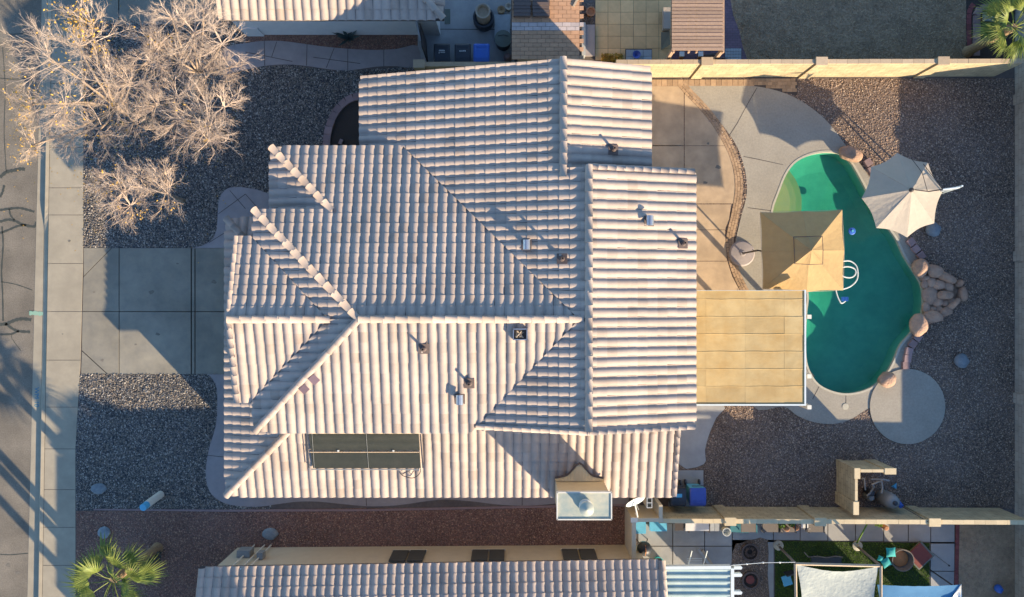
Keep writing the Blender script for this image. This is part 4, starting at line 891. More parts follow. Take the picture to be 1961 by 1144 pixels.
# ------------------------------------------------------------------ solar mats on the lower roof
def onLS(px, py, dz=.13): p = onplane(px, py, LS); return Vector((p.x, p.y, p.z + dz))
so = thing('solar_pool_heater', 'two long dark solar mats strapped on the lower south roof', 'solar heater', onplane(700, 862, LS))
for (xa, ya, xb, yb) in ((594, 830, 803, 861), (598, 866, 805, 895)):
    A = [onLS(xa, ya), onLS(xb, ya), onLS(xb + 2, yb), onLS(xa + 4, yb)]; nvv = Vector((0, 0, .03)); vs = [p for p in A] + [p + nvv for p in A]
    part('mat', MB().add(vs, [(4, 7, 6, 5)[::-1] if False else (7, 6, 5, 4), (0, 1, 5, 4)[::-1], (1, 2, 6, 5)[::-1], (2, 3, 7, 6)[::-1], (3, 0, 4, 7)[::-1]]), M['solar'], so)
    mb = MB()
    for k in range(14):
        t = (k + .5) / 14; a = A[0].lerp(A[3], t) + Vector((0, 0, .032)); b = A[1].lerp(A[2], t) + Vector((0, 0, .032)); mb.tube([a, b], .012, 4)
    part('mat_tubes', mb, M['solar'], so)['kind'] = 'stuff'
for ya, m in ((828, 'copingy'), (864, 'woodlt'), (897, 'greyp')): part('header_pipe', MB().tube([onLS(592 + (ya - 828) * .1, ya, .17), onLS(804, ya, .17)], .022, 8), M[m], so)
for xa in (600, 703): part('strap', MB().tube([onLS(xa, 826, .19), onLS(xa + 5, 898, .19)], .006, 5), M['greyp'], so)
for xa in (589, 806): part('side_frame', MB().tube([onLS(xa, 830, .17), onLS(xa + 5, 894, .17)], .024, 6), M['blackp'], so)
for xx in (650, 755): part('clip', MB().box(onLS(xx, 861.5, .18), (.06, .05, .05)), M['white'], so)
solo('roof_cable', 'loose black cable loop on the roof tiles below the solar mats', 'cable', MB().tube([onLS(x, y, .14) for x, y in smooth([(766, 903), (772, 909), (780, 912), (790, 914), (800, 910), (806, 902), (806, 896)], 4, False)], .014, 5), M['cable'])
solo('roof_cable', 'thin kinked black wire on the tiles inside the cable loop', 'cable', MB().tube([onLS(x, y, .15) for x, y in smooth([(771, 908), (778, 903), (784, 901), (788, 906), (794, 900)], 4, False)], .01, 5), M['cable'])
# satellite dish, gate corner, cinder block
gw = thing('corner_wall', 'cream wall corner with a gate beside the lower roof', 'wall', G3(1215, 990))
hW = 1.75
def wall_px(x0_, y0_, x1_, y1_, z, m, o, nm='wall_body', z0=-.1): a = G(x0_, y0_, z); b = G(x1_, y1_, z); part(nm, MB().prism([(a[0], b[1]), (b[0], b[1]), (b[0], a[1]), (a[0], a[1])], z0, z), M[m], o)
wall_px(1210, 1000, 1218, 1078, hW, 'stucco', gw); wall_px(1210, 993, 1270, 1000, hW, 'stucco', gw); wall_px(1262, 968, 1269, 992.6, hW, 'stucco', gw); wall_px(1208, 992, 1221, 1001, hW + .03, 'trim', gw, 'pier_cap', hW + .005)
p = G3(1215, 958, 2.35); q = Vector((G(1218, 985, 1.8)[0], G(1218, 985, 1.8)[1], 0)); di = thing('satellite_dish', 'oval white satellite dish on a short mast by the wall corner', 'satellite dish', q)
mb = MB(); vs = [(0, 0, 0)]; fs = []; N = 24
Rm = Vector((.35, -.75, .55)).normalized().to_track_quat('Z', 'Y').to_matrix()
for r_, zz in ((.13, .008), (.26, .035), (.38, .075)):
    for k in range(N): vs.append((r_ * cos(2 * pi * k / N), r_ * sin(2 * pi * k / N), zz))
vs2 = [tuple(p + Rm @ Vector(v)) for v in vs]; fs = [(0, 1 + k, 1 + (k + 1) % N) for k in range(N)] + [(1 + a * N + k, 1 + (a + 1) * N + k, 1 + (a + 1) * N + (k + 1) % N, 1 + a * N + (k + 1) % N) for a in range(2) for k in range(N)]
part('reflector', MB().add(vs2, fs), M['alu'], di, sm=True); part('mast', MB().tube([q + Vector((0, 0, 1.7)), q + Vector((0, 0, 2.15)), p - Rm @ Vector((0, 0, .06))], .03, 8), M['trim'], di)
part('feed_arm', MB().tube([p - Rm @ Vector((0, .3, .0)), p + Rm @ Vector((0, -.35, .3))], .015, 5), M['trim'], di)
cbk = thing('cinder_block', 'grey concrete block with two hollow cores beside the dish', 'concrete block', G3(1243, 963, .2))
c = G3(1243, 962, 1.85); mb = MB()
for dx, dy, w_, h_ in ((-.09, 0, .03, .4), (.09, 0, .03, .4), (0, -.185, .15, .03), (0, 0, .15, .03), (0, .185, .15, .03)): mb.box(c + Vector((dx, dy, 0)), (w_, h_, .19))
part('block_body', mb, M['greytile'], cbk); part('block_pillar', MB().box((c.x, c.y, .87), (.2, .4, 1.76)), M['stucco'], cbk)
# ------------------------------------------------------------------ pool equipment and its walls
ew = thing('equipment_screen_wall', 'L shaped cream block screen wall round the pool pump', 'wall', G3(1640, 930)); hE = 1.62
wall_px(1637, 898, 1642, 975, hE - .03, 'block', ew); wall_px(1637, 899.5, 1712, 904.5, hE - .03, 'block', ew)
for a, b, c_, d in ((1637, 897.5, 1647, 917), (1695, 897.8, 1716, 908.5), (1635, 962, 1644.5, 986)): wall_px(a, b, c_, d, hE, 'block', ew, 'pier')
for a, b, c_, d in ((1648, 899.3, 1671, 905), (1671.4, 899.3, 1694, 905), (1637.5, 918, 1642.5, 940), (1637.5, 940.4, 1642.5, 961)): wall_px(a, b, c_, d, hE + .03, 'copingy', ew, 'coping_block', hE - .025)
for a, b, c_, d in ((1636.5, 897, 1647.5, 917.5), (1694.5, 897.3, 1716.5, 909), (1634.5, 961.5, 1645, 986.5)): wall_px(a, b, c_, d, hE + .05, 'copingy', ew, 'pier_cap', hE + .003)
pe = thing('pool_filter', 'grey pool filter tank with pump and white pipes behind the screen wall', 'pool equipment', G3(1690, 950)); c = G3(1688, 950)
part('tank', MB().lathe(c, [(.26, .05), (.30, .15), (.30, .75), (.26, .92), (.14, 1.02), (.08, 1.04)], 24), M['greyp'], pe, sm=True); part('valve', MB().lathe(c + Vector((0, 0, 1.0)), [(.09, 0), (.09, .1), (.05, .14)], 12), M['blackp'], pe)
c = G3(1658, 948); part('pump', MB().lathe(c, [(.14, 0), (.15, .4), (.1, .5)], 14), M['greyp'], pe)
part('pump_lid', MB().lathe(G3(1657, 938), [(.12, .0), (.12, .55), (.08, .58)], 14), M['blackp'], pe)
for pts in ([(1650, 917, .7), (1655, 916, .7), (1656, 930, .7), (1657, 938, .6)], [(1665, 945, .6), (1660, 950, .6)], [(1664, 948, .55), (1670, 938, .6), (1674, 932, .7), (1670, 928, .8), (1680, 924, .8), (1688, 921, .8), (1690, 934, .8), (1688, 945, .9)], [(1668, 918, .7), (1680, 918, .7), (1695, 919, .7), (1703, 921, .7)]):
    part('pipe', MB().tube([G3(*p) for p in pts], .035, 8), M['greyp'], pe)
q = [G3(1711, 950, .3), G3(1726, 970, .9)]; solo('hose_reel_tube', 'blue tube leaning on a dark pole beside the pool filter', 'tube', MB().tube(q, .09, 10), M['bluep'])
solo('leaning_pole', 'thin dark pole leaning on the cream south wall', 'pole', MB().tube([G3(1727, 970, .9), G3(1778, 1000, 1.75)], .015, 5), M['darkmetal'])
solo('blue_scoop', 'blue plastic scoop lying by the pool filter', 'scoop', MB().add([G3(1706, 932, .1), G3(1717, 925, .1), G3(1717, 937, .1), G3(1711, 931, .22)], [(0, 1, 3), (1, 2, 3), (2, 0, 3), (0, 2, 1)]), M['lightp'])
# white marker post leaning in the front gravel
a, b = G3(308, 947), G3(271, 974, 1.3); mk = thing('utility_marker', 'pale rounded marker post with a blue end in the front gravel', 'marker post', (a.x, a.y, 0))
part('post', MB().tube([(a.x, a.y, 0), (a.x + (b.x - a.x) * .75, a.y + (b.y - a.y) * .75, .95)], .15, 14), M['trim'], mk); part('blue_end', MB().tube([(a.x + (b.x - a.x) * .75, a.y + (b.y - a.y) * .75, .95), (b.x, b.y, 1.2)], .14, 14), M['lightp'], mk)
# ------------------------------------------------------------------ bare trees
def unit(v): return v.normalized()
def rnd_dir(rr): return Vector((rr.gauss(0, 1), rr.gauss(0, 1), rr.gauss(0, 1))).normalized()
def grow(mb, tips, rr, p, d, l, r, depth):
    n_ = 3; pts = [p]; rs = [r]; q = p; dd = d
    for k in range(n_):
        dd = unit(dd + rnd_dir(rr) * .20 + Vector((0, 0, .05))); q = q + dd * (l / n_); pts.append(q); rs.append(r * (1 - .55 * (k + 1) / n_))
    mb.tube(pts, rs, 3 if r < .02 else 5, caps=False)
    if depth == 0: tips.append(q); return
    m = rr.choice((4, 4, 5)) if depth > 1 else rr.choice((3, 4, 5))
    for k in range(m):
        t = rr.uniform(.25, 1.0); i = min(int(t * n_), n_ - 1); b = pts[i].lerp(pts[i + 1], t * n_ - i)
        a = rr.uniform(.35, .75); side = unit(rnd_dir(rr).cross(dd)); nd = unit(dd * cos(a) + side * sin(a))
        grow(mb, tips, rr, b, nd, l * rr.uniform(.45, .7), r * .5, depth - 1)
def bare_tree(lab, base_px, base_r, forks, clusters, seed, leaves=(), dens=9):
    rr = random.Random(seed); b = G3(*base_px); o = thing('bare_tree', lab, 'tree', b)
    f = [G3(*q) for q in forks]; mb = MB(); pts = [b] + f; mb.tube(smooth([tuple(p) for p in pts], 4, False) if len(pts) > 2 else pts, [base_r * (1 - .5 * i / (len(smooth([tuple(p) for p in pts], 4, False)) - 1 if len(pts) > 2 else 1)) for i in range(len(smooth([tuple(p) for p in pts], 4, False)) if len(pts) > 2 else 2)], 9)
    part('trunk', mb, M['bark'], o, sm=True)
    tw = MB(); tips = []; anchors = f or [b]
    for px, py, z, rad, fi in clusters:
        c = G3(px, py, z); a = anchors[fi]; mid = a.lerp(c, .55) + Vector((rr.uniform(-.15, .15), rr.uniform(-.15, .15), .12))
        limb = MB(); lp = smooth([tuple(a), tuple(mid), tuple(c)], 5, False); limb.tube(lp, [base_r * .29 * (1 - .55 * i / (len(lp) - 1)) for i in range(len(lp))], 7); part('limb', limb, M['bark'], o, sm=True)
        out = unit(Vector((c.x - a.x, c.y - a.y, .15)))
        for k in range(dens + 5):
            az = rr.uniform(0, 2 * pi); el = rr.uniform(-.15, .9); d = Vector((cos(az) * cos(el), sin(az) * cos(el), sin(el))); d = unit(d + out * .35)
            s = a.lerp(c, rr.uniform(.8, 1.0)) if k % 3 == 0 else c
            grow(tw, tips, rr, s, d, rad * rr.uniform(.55, .85), .015, 3)
    part('twigs', tw, M['twig'], o)['kind'] = 'stuff'
    if leaves:
        lf = MB()
        for px, py, z, rad, n_ in leaves:
            c = G3(px, py, z); near = [t for t in tips if (Vector((t.x, t.y)) - Vector((c.x, c.y))).length < rad * 1.6] or [c]
            for k in range(n_):
                p = rr.choice(near) + rnd_dir(rr) * .06 if rr.random() < .6 else c + rnd_dir(rr) * rad * rr.random() ** .5
                u_ = rnd_dir(rr) * rr.uniform(.035, .06); v_ = unit(rnd_dir(rr).cross(u_)) * .025; lf.add([p - u_, p + v_, p + u_, p - v_], [(0, 1, 2, 3)])
        part('leaves', lf, M['yleaf'], o)['kind'] = 'stuff'
    return o
bare_tree('large bare tree with pale twigs and a few yellow leaves over the sidewalk', (290, 232), .19, [(268, 224, 1.4), (222, 206, 2.9)], [(205, 160, 4.6, 1.5, 1), (95, 112, 5.2, 1.35, 1), (150, 90, 5.4, 1.2, 1), (175, 50, 5.6, 1.0, 1), (125, 200, 4.6, 1.15, 1), (60, 200, 4.5, .85, 1), (190, 250, 3.9, 1.1, 1), (250, 160, 4.4, 1.1, 1), (285, 115, 4.6, .95, 1), (140, 262, 3.6, .9, 1), (255, 235, 3.4, .9, 0), (60, 280, 3.6, .65, 1)], 11,
          leaves=((160, 45, 5.5, .5, 260), (140, 42, 5.5, .3, 90), (60, 195, 4.4, .5, 120), (40, 270, 3.6, .5, 70), (195, 90, 5, .35, 60), (120, 160, 5, 1.2, 90), (210, 240, 3.8, .8, 60), (330, 70, 4, .5, 20)))
bare_tree('tall bare tree with dense rounded twig sprays left of the white tiled roof', (372, 186), .15, [(374, 170, .9), (380, 140, 2.3)], [(372, 62, 5.0, 1.25, 1), (425, 84, 4.6, 1.05, 1), (330, 35, 5.2, .95, 1), (395, 150, 3.6, 1.0, 1), (300, 90, 4.4, 1.1, 1), (440, 130, 3.6, .8, 1), (345, 120, 3.8, 1.0, 1), (390, 18, 5.2, .8, 1)], 12)
bare_tree('bare tree with one round twig spray beside the planting bed path', (430, 255), .11, [(378, 226, 2.4)], [(402, 238, 4.4, 1.35, 0), (430, 205, 4.3, .9, 0), (340, 232, 4.1, .9, 0), (400, 270, 4.2, .9, 0), (340, 185, 4.2, .9, 0), (300, 200, 4.2, .8, 0)], 13, leaves=((405, 270, 2.8, .5, 40),))
bare_tree('small low bare tree in the front gravel above the driveway', (352, 385), .09, [(318, 372, 1.8), (282, 358, 3.3)], [(236, 366, 4.3, 1.2, 1), (322, 372, 4.1, 1.1, 1), (268, 338, 4.2, .7, 1), (212, 348, 4.2, .65, 1), (318, 335, 4.1, .6, 1), (250, 395, 4.1, .7, 1)], 14, leaves=((205, 350, 4.2, .5, 60), (270, 410, 4.1, .3, 30), (330, 400, 4.1, .3, 20)), dens=8)
# ------------------------------------------------------------------ palms
def frond_mesh(seed, pet=.75, blade=.95, nseg=22, spread=2.6):
    rr = random.Random(seed); mb = MB(); pts = [(0, 0, 0), (pet * .5, 0, .04), (pet, 0, -.02)]; mb.tube(pts, [.025, .016, .012], 4)
    for k in range(nseg):
        a = -spread / 2 + spread * k / (nseg - 1); L_ = blade * (1 - .35 * abs(a / (spread / 2)) ** 2) * rr.uniform(.88, 1.05); d = Vector((cos(a), sin(a), 0)); s = Vector((-sin(a), cos(a), 0))
        w0 = .012; w1 = L_ * spread / nseg * .25; b = Vector((pet, 0, -.02)); m = b + d * L_ * .5 + Vector((0, 0, .03 - .03)); e = b + d * L_ + Vector((0, 0, -.16 * rr.uniform(.5, 1.6))); up = Vector((0, 0, .035))
        mb.add([b - s * w0, b + s * w0, m - s * w1, m + up * .6, m + s * w1, e], [(0, 3, 2), (0, 1, 3), (1, 4, 3), (2, 3, 5), (3, 4, 5)])
    return mb.mesh('frond', M['frond'])
FR = [frond_mesh(i) for i in range(4)]
def palm(lab, px, py, zc, h_, n_, seed, scale=1.0, group=None, base=None, lo=-.9, hi=1.1):
    rr = random.Random(seed); c = G3(px, py, zc) if base is None else Vector((base[0], base[1], h_)); zc = c.z
    o = thing('fan_palm', lab, 'palm tree', (c.x, c.y, 0), 0, group)
    part('trunk', MB().lathe((0, 0, 0), [(.24, 0), (.19, .25), (.16, zc * .5), (.17, zc - .1), (.10, zc + .1)], 12), M['palmtrunk'], o, False)
    for k in range(n_):
        f = bpy.data.objects.new('frond', FR[rr.randrange(4)]); COL.objects.link(f); f.parent = o; az = 2 * pi * k * .382 + rr.uniform(-.2, .2); el = lo + (hi - lo) * k / n_
        f.location = (0, 0, zc); f.rotation_euler = (rr.uniform(-.5, .5), -el, az); s = scale * rr.uniform(.85, 1.1); f.scale = (s, s, s)
    return o
palm('small fan palm with sunlit yellow green fronds at the lower left beside the sidewalk', 216, 1110, 3.3, 2, 17, 5, 1.05, lo=-.2, hi=1.0)
palm('sunlit fan palm in the walled corner bed at the upper right', 1940, 52, 2.7, 2.7, 22, 8, .88, lo=-.2, hi=1.0)
GRP = 'tall palms standing beyond the lower edge of the view'
for i, (px, c_, hh) in enumerate(((330, 874, 11.5), (372, 901, 12.0), (430, 960, 13), (240, 809, 6.3), (300, 667, 7.4))):
    py = c_ + 1.074 * px; 
    if i == 3: px, py = 590, 763 + 1.074 * 590
    if i == 4: px, py = 710, 684 + 1.074 * 710
    q = G(px, py)
    if i == 3: continue
    palm('tall slender palm below the view, number of metres high about %.1f' % hh if False else ('tallest', 'second tallest', 'broad crowned', 'shortest', 'middle sized')[i] + ' palm beyond the lower edge casting a shadow on the street', 0, 0, 0, hh, 9, 30 + i, .5, GRP, base=q)
# unseen leafy blocks added beyond the lower edge to shade the neighbour's yard
def leafy(mb, c, rx, ry, rz_, n_, rr, s=.09):
    for k in range(n_):
        d = rnd_dir(rr); r_ = rr.uniform(.75, 1.05); p = Vector((c[0] + d.x * rx * r_, c[1] + d.y * ry * r_, c[2] + d.z * rz_ * r_)); u_ = rnd_dir(rr) * s; v_ = unit(rnd_dir(rr).cross(u_)) * s * .5
        mb.add([p - u_, p + v_, p + u_, p - v_], [(0, 1, 2, 3)])
rr = random.Random(4)
for i, (xa, xb) in enumerate(((1440, 1600), (1600, 1742), (1800, 1850), (1888, 2010), (2010, 2120))):
    o = thing('shade_blocker', ('leftmost', 'second', 'short middle', 'long', 'rightmost')[i] + ' unseen leafy sun blocker added beyond the lower edge of the view', 'shade_blocker', G3((xa + xb) / 2, 1205), 0, 'unseen sun blockers added beyond the lower edge of the view')
    mb = MB(); a, b = G(xa, 1195), G(xb, 1215); mb.box(((a[0] + b[0]) / 2, (a[1] + b[1]) / 2, 1.35), (b[0] - a[0], .5, 1.3)); leafy(mb, ((a[0] + b[0]) / 2, (a[1] + b[1]) / 2, 1.1), (b[0] - a[0]) / 2, .35, .95, 300, rr); part('foliage', mb, M['agave'], o)
# agave by the neighbour wall
ag = thing('agave', 'dark spiky agave in front of the white neighbour wall', 'agave', G3(668, 74))
for k in range(15):
    az = k * 2.4 + R.uniform(-.3, .3); l = R.uniform(.5, .85); el = R.uniform(.25, 1.1); b = G3(668, 74, .03); d = Vector((cos(az) * cos(el), sin(az) * cos(el), sin(el))); s = Vector((-sin(az), cos(az), 0)) * .05
    part('leaf', MB().add([b - s, b + s, b + d * l * .5 + s * 1.1, b + d * l * .5 - s * 1.1, b + d * l, b + d * l * .5 + Vector((0, 0, -.03))], [(0, 1, 2, 5), (0, 5, 3), (5, 2, 4), (3, 5, 4), (0, 3, 4, 2)]), M['agave'], ag)
sh = MB(); rr = random.Random(9)
for k in range(800):
    d = rnd_dir(rr); p = G3(294, 1066, .2) + Vector((d.x * .38, d.y * .45, abs(d.z) * .9)) * rr.random() ** .4; u_ = rnd_dir(rr) * .06; v_ = unit(rnd_dir(rr).cross(u_)) * .02; sh.add([p - u_, p + v_, p + u_, p - v_], [(0, 1, 2, 3)])
solo('shrub', 'dark tangled shrub at the right side of the lower left palm', 'shrub', sh, M['agave'])
# ------------------------------------------------------------------ grass
def grass(name, lab, poly_px, dens, h_, m, seed, cat='grass', w_=.012):
    rg = np.random.RandomState(seed); P = np.array(GP(poly_px)); x0, y0 = P.min(0); x1, y1 = P.max(0); n_ = int((x1 - x0) * (y1 - y0) * dens)
    x = rg.uniform(x0, x1, n_); y = rg.uniform(y0, y1, n_); k = inpoly(x, y, P) & (abs(y) < 12.4) & (abs(x) < 21); x, y = x[k], y[k]; n_ = len(x)
    a = rg.uniform(0, 2 * pi, n_); hh = h_ * rg.uniform(.5, 1.3, n_); le = rg.uniform(.2, 1.2, n_) * hh; b = rg.uniform(0, 2 * pi, n_)
    V = np.zeros((n_, 3, 3)); V[:, 0] = np.stack([x - np.cos(a) * w_, y - np.sin(a) * w_, 0 * x], 1); V[:, 1] = np.stack([x + np.cos(a) * w_, y + np.sin(a) * w_, 0 * x], 1); V[:, 2] = np.stack([x + np.cos(b) * le, y + np.sin(b) * le, hh], 1)
    V = V.reshape(-1, 3); me = bpy.data.meshes.new(name); me.vertices.add(len(V)); me.vertices.foreach_set('co', V.ravel()); me.loops.add(len(V)); me.loops.foreach_set('vertex_index', np.arange(len(V), dtype=np.int32))
    me.polygons.add(n_); me.polygons.foreach_set('loop_start', np.arange(0, len(V), 3, dtype=np.int32)); me.materials.append(M[m]); me.update(calc_edges=True)
    o = link(name, me); o['kind'] = 'stuff'; o['label'] = lab; o['category'] = cat
LW_ = [(1388, -60), (1850, -60), (1850, 116), (1432, 116), (1422, 90), (1416, 60), (1404, 30)]
struct('lawn', MB().sheet(GP(LW_), .0), M['lawn'], 'dry dormant lawn behind the north wall')
grass('dry_grass', 'short brown dormant grass of the yard behind the north wall', LW_, 900, .05, 'grassb', 5, w_=.016)
GL = [(1484, 1036), (1780, 1040), (1780, 1120), (1700, 1200), (1484, 1200)]
struct('green_lawn', MB().sheet(GP(GL), .0), M['lawng'], 'green lawn of the lower right neighbour yard')
grass('green_grass', 'green grass under the shade sails', GL, 900, .05, 'grassg', 6)
# ------------------------------------------------------------------ house to the south (lower edge)
H2 = new_house('neighbour_house', 'cream neighbour house with pale clay tile roof along the lower edge', 'house', (-3, -12, 0))
PS = (-.0031 * .0, -.32, 0.0); ye = yz(1078, 3.0); slope = .32
NS = (0, -.32, 3.0 + .32 * ye)      # rises towards the south
tl = 0.0045
def sk(px_l, px_r): return None
ZH = 2.55; xL, xR = xz(381, ZH), xz(1268, ZH)
yl, yr = yz(1088, ZH), yz(1073, ZH); m_ = (yr - yl) / (xR - xL); NS = (m_ * .32, -.32, ZH + .32 * yl - m_ * .32 * xL); upd = Vector((m_, -1)).normalized()
tiles(H2, NS, [(xL, yl), (xL + .05, yl - 3.6), (xR - .05, yr - 3.4), (xR, yr)], (upd.x, upd.y))
flush_tiles(H2)
ridge(H2, zp(NS, xR + .02, yr), zp(NS, xR + .02, yr - 3.2), sc=.8, zo=.05, name='rake_tile')
part('roof_deck', MB().prism([(xL, yl - 9), (xR, yr - 9), (xR, yr - 3.5), (xL, yl - 3.7)], 2.8, 3.5), M['under'], H2['o'])
yw = -10.05; part('wall', MB().prism([G(455, 0)[0:1] + (yw,), (xR - .5, yw + .12), (xR - .5, yw - 8), (G(455, 0)[0], yw - 8)], -.05, 2.4), M['stucco'], H2['o'])
for a, b in ((748, 779), (782, 812), (903, 934), (937, 966), (1078, 1108), (1111, 1142)):
    f = part('window', MB().box((xz((a + b) / 2, 1.4), yw + .075 + (a - 455) * .00017, 1.3), (xz(b, 1.4) - xz(a, 1.4), .05, 1.15)), M['glass'], H2['o']); part('window_frame', MB().box((xz((a + b) / 2, 1.4), yw + .06 + (a - 455) * .00017, .70), (xz(b, 1.4) - xz(a, 1.4) + .06, .08, .05)), M['trim'], f)
for px, w_, h_, z in ((470, .5, .5, 1.0), (500, .22, .35, 1.3)): part('meter_box', MB().box((xz(px, z), yw + .16, z), (w_, .26, h_)), M['greyp'], H2['o'])
for px in (470, 490, 503): part('conduit', MB().tube([(xz(px, 1), yw + .1, .0), (xz(px, 1), yw + .1, 2.6)], .03, 6), M['trim'], H2['o'])
# ------------------------------------------------------------------ house to the north (upper edge)
H3 = new_house('neighbour_house', 'white neighbour house with pale tile roof at the upper edge', 'house', (-6, 12, 0))
y0 = yz(37, 3.0); NN = (0, .32, 3.0 - .32 * y0); xa, xb = xz(419, 3.0), xz(850, 3.0)
tiles(H3, NN, [(xa, y0), (xb, y0), (xb - 2.6, y0 + 2.6), (xa, y0 + 2.6)], U)
NEH = (-.32, 0, 3.0 + .32 * xb); tiles(H3, NEH, [(xb, y0), (xb, y0 + 1.9), (xb - 2.6, y0 + 2.6)], Lf)
flush_tiles(H3)
ridge(H3, (xb, y0, 3.02), (xb - 2.6, y0 + 2.6, 3.02 + .83))
part('wall', MB().prism([(xz(470, 0), yz(67, 0)), (xz(800, 0), yz(67, 0)), (xz(800, 0), yz(67, 0) + 5), (xz(470, 0), yz(67, 0) + 5)], -.05, 2.82), M['stucco_w'], H3['o'])
part('wall_bay', MB().prism([(xz(474, 0), yz(70, 0)), (xz(506, 0), yz(70, 0)), (xz(506, 0), yz(66, 0)), (xz(474, 0), yz(66, 0))], -.05, .8), M['stucco_w'], H3['o'])
part('wall', MB().prism([(xz(800, 0), yz(68, 0)), (xz(843, 0), yz(68, 0)), (xz(843, 0), yz(40, 0)), (xz(800, 0), yz(40, 0))], -.05, 2.7), M['stucco_w'], H3['o'])
g = thing('side_gate', 'grey gate leaf standing open at the white house corner', 'gate', G3(805, 70)); part('gate_panel', MB().box(G3(806, 72, .9), (.06, .95, 1.8), rz=.22), M['greytile'], g); part('gate_frame', MB().box(G3(812, 84, .9), (.05, .9, 1.85), rz=.1), M['darkmetal'], g)
# ------------------------------------------------------------------ north neighbour's yard
def pavers(name, lab, x0, y0, x1, y1, nx, ny, m, z=0.0, bond=False, th=.06, nm='paver', skip=None, alt=None):
    o = struct(name, MB().prism(GP([(x0, y0), (x1, y0), (x1, y1), (x0, y1)], z), z - .12, z - .012), M['dirt'], lab); w_, h_ = (x1 - x0) / nx, (y1 - y0) / ny; k = (HC - z) / FP
    mes = {m: MB().box((0, 0, 0), (w_ * k - .012, h_ * k - .012, th)).mesh(nm, M[m])}
    if alt: mes[alt[0]] = MB().box((0, 0, 0), (w_ * k - .012, h_ * k - .012, th)).mesh(nm, M[alt[0]])
    for j in range(ny):
        for i in range(nx + (1 if bond else 0)):
            px = x0 + (i + .5 - (.5 if bond and j % 2 else 0)) * w_; py = y0 + (j + .5) * h_
            if bond and not (x0 + w_ * .3 < px < x1 - w_ * .3): continue
            mm = alt[0] if alt and alt[1] <= j < alt[2] else m
            b = bpy.data.objects.new(nm, mes[mm]); COL.objects.link(b); b.parent = o; q = G3(px, py, z); b.location = (q.x, q.y, z - th / 2 + R.uniform(-.003, .003)); b.rotation_euler = (0, 0, R.uniform(-.006, .006))
    return o
o = struct('side_yard', MB().sheet(GP([(800, -60), (985, -60), (985, 122), (800, 122)]), .0), M['conc2'], 'grey brown concrete yard beside the white neighbour house')
mb = MB(); ribbon(mb, [(812, 56), (980, 57)], .025, .003); part('joint', mb, M['dirt'], o)['kind'] = 'structure'
pavers('paved_patio', 'tan square pavers of the north neighbour patio', 1140, -92, 1286, 116, 6, 9, 'flag', z=.008)
ZR_ = 2.4; sr = thing('shed', 'low shed with brick coloured flat roof tiles behind the north wing', 'shed', G3(1050, 60))
part('shed_wall', MB().prism(GP([(992, -15), (1106, -15), (1106, 96), (992, 96)], ZR_), 0, ZR_ - .1), M['stucco'], sr); part('shed_deck', MB().prism(GP([(979, -22), (1114, -22), (1114, 112), (979, 112)], ZR_), ZR_ - .1, ZR_ - .02), M['dirt'], sr)
k = (HC - ZR_) / FP; w_, h_ = 16.2, 7.9; mea = MB().box((0, 0, 0), (w_ * k - .012, h_ * k - .012, .03)).mesh('roof_tile', M['shed']); meb = MB().box((0, 0, 0), (w_ * k - .012, h_ * k - .012, .03)).mesh('roof_tile', M['shedw'])
for j in range(17):
    for i in range(9):
        px = 980 + (i + .5) * w_ - (w_ / 2 if j % 2 else 0); py = -20 + (j + .5) * h_
        e_ = 1 if px > 1112 - w_ * .4 else (-1 if px < 984 else 0)
        b = bpy.data.objects.new('roof_tile', meb if j in (8, 9) else mea); COL.objects.link(b); b.parent = sr; b.matrix_parent_inverse = wm(sr).inverted(); b.scale = (.5 if e_ else 1, 1, 1); q = G3(px - e_ * w_ * .25, py, ZR_); b.location = (q.x, q.y, ZR_ + R.uniform(-.004, .004)); b.rotation_euler = (R.uniform(-.01, .01), R.uniform(-.01, .01), 0)
gr = 'stacks of spare roof tiles on the shed'
for i, (px, lab) in enumerate(((1000, 'left stack of spare grey brown roof tiles on the shed roof'), (1036, 'right stack of spare grey brown roof tiles on the shed roof'))):
    o = thing('tile_stack', lab, 'tile stack', G3(px, 16, ZR_ + .02), 0, gr)
    for r_ in range(5): part('stacked_tile', MB().box(G3(px + R.uniform(-1, 1), 2 + r_ * 6.8, ZR_ + .09 + (r_ % 2) * .03), (.62, .12, .13 + .03 * (r_ % 3))), M['rust'], o)
solo('board', 'pale narrow board lying on the shed roof', 'board', MB().box(G3(1102, 6, ZR_ + .05), (.07, .32, .03), rz=-.5), M['woodlt'])
solo('pot', 'terracotta pot standing in gravel behind the shed', 'pot', MB().lathe(G3(1130, 28), [(.12, 0), (.17, .28), (.19, .30), (.19, .34), (.15, .34), (.14, .25), (.0, .25)], 18, caps=False), M['terra'])
solo('pot', 'dark terracotta pot tucked against the shed wall', 'pot', MB().lathe(G3(1114, 24), [(.12, 0), (.16, .28), (.17, .32), (.14, .32), (.13, .22), (.0, .22)], 18, caps=False), M['rust'])
struct('pot_gravel', MB().prism(GP([(1112, 7), (1138, 7), (1138, 50), (1112, 50)]), -.05, .012), M['g_back'], 'small gravel square round the terracotta pots')
solo('bench', 'narrow grey bench slab beside the shed wall', 'bench', MB().box(G3(1129, 78, .22), (.42, 1.25, .08)).box(G3(1129, 56, .09), (.36, .1, .18)).box(G3(1129, 100, .09), (.36, .1, .18)), M['path'])
solo('storage_box', 'long grey narrow box between shed and bench', 'box', MB().box(G3(1117, 78, .2), (.14, 1.3, .4)), M['greytile'])
lf = MB(); rr = random.Random(2)
for k in range(420):
    p = G3(rr.uniform(1152, 1192), rr.uniform(103, 118), rr.uniform(0, .35)); u_ = rnd_dir(rr) * .06; v_ = unit(rnd_dir(rr).cross(u_)) * .03; lf.add([p - u_, p + v_, p + u_, p - v_], [(0, 1, 2, 3)])
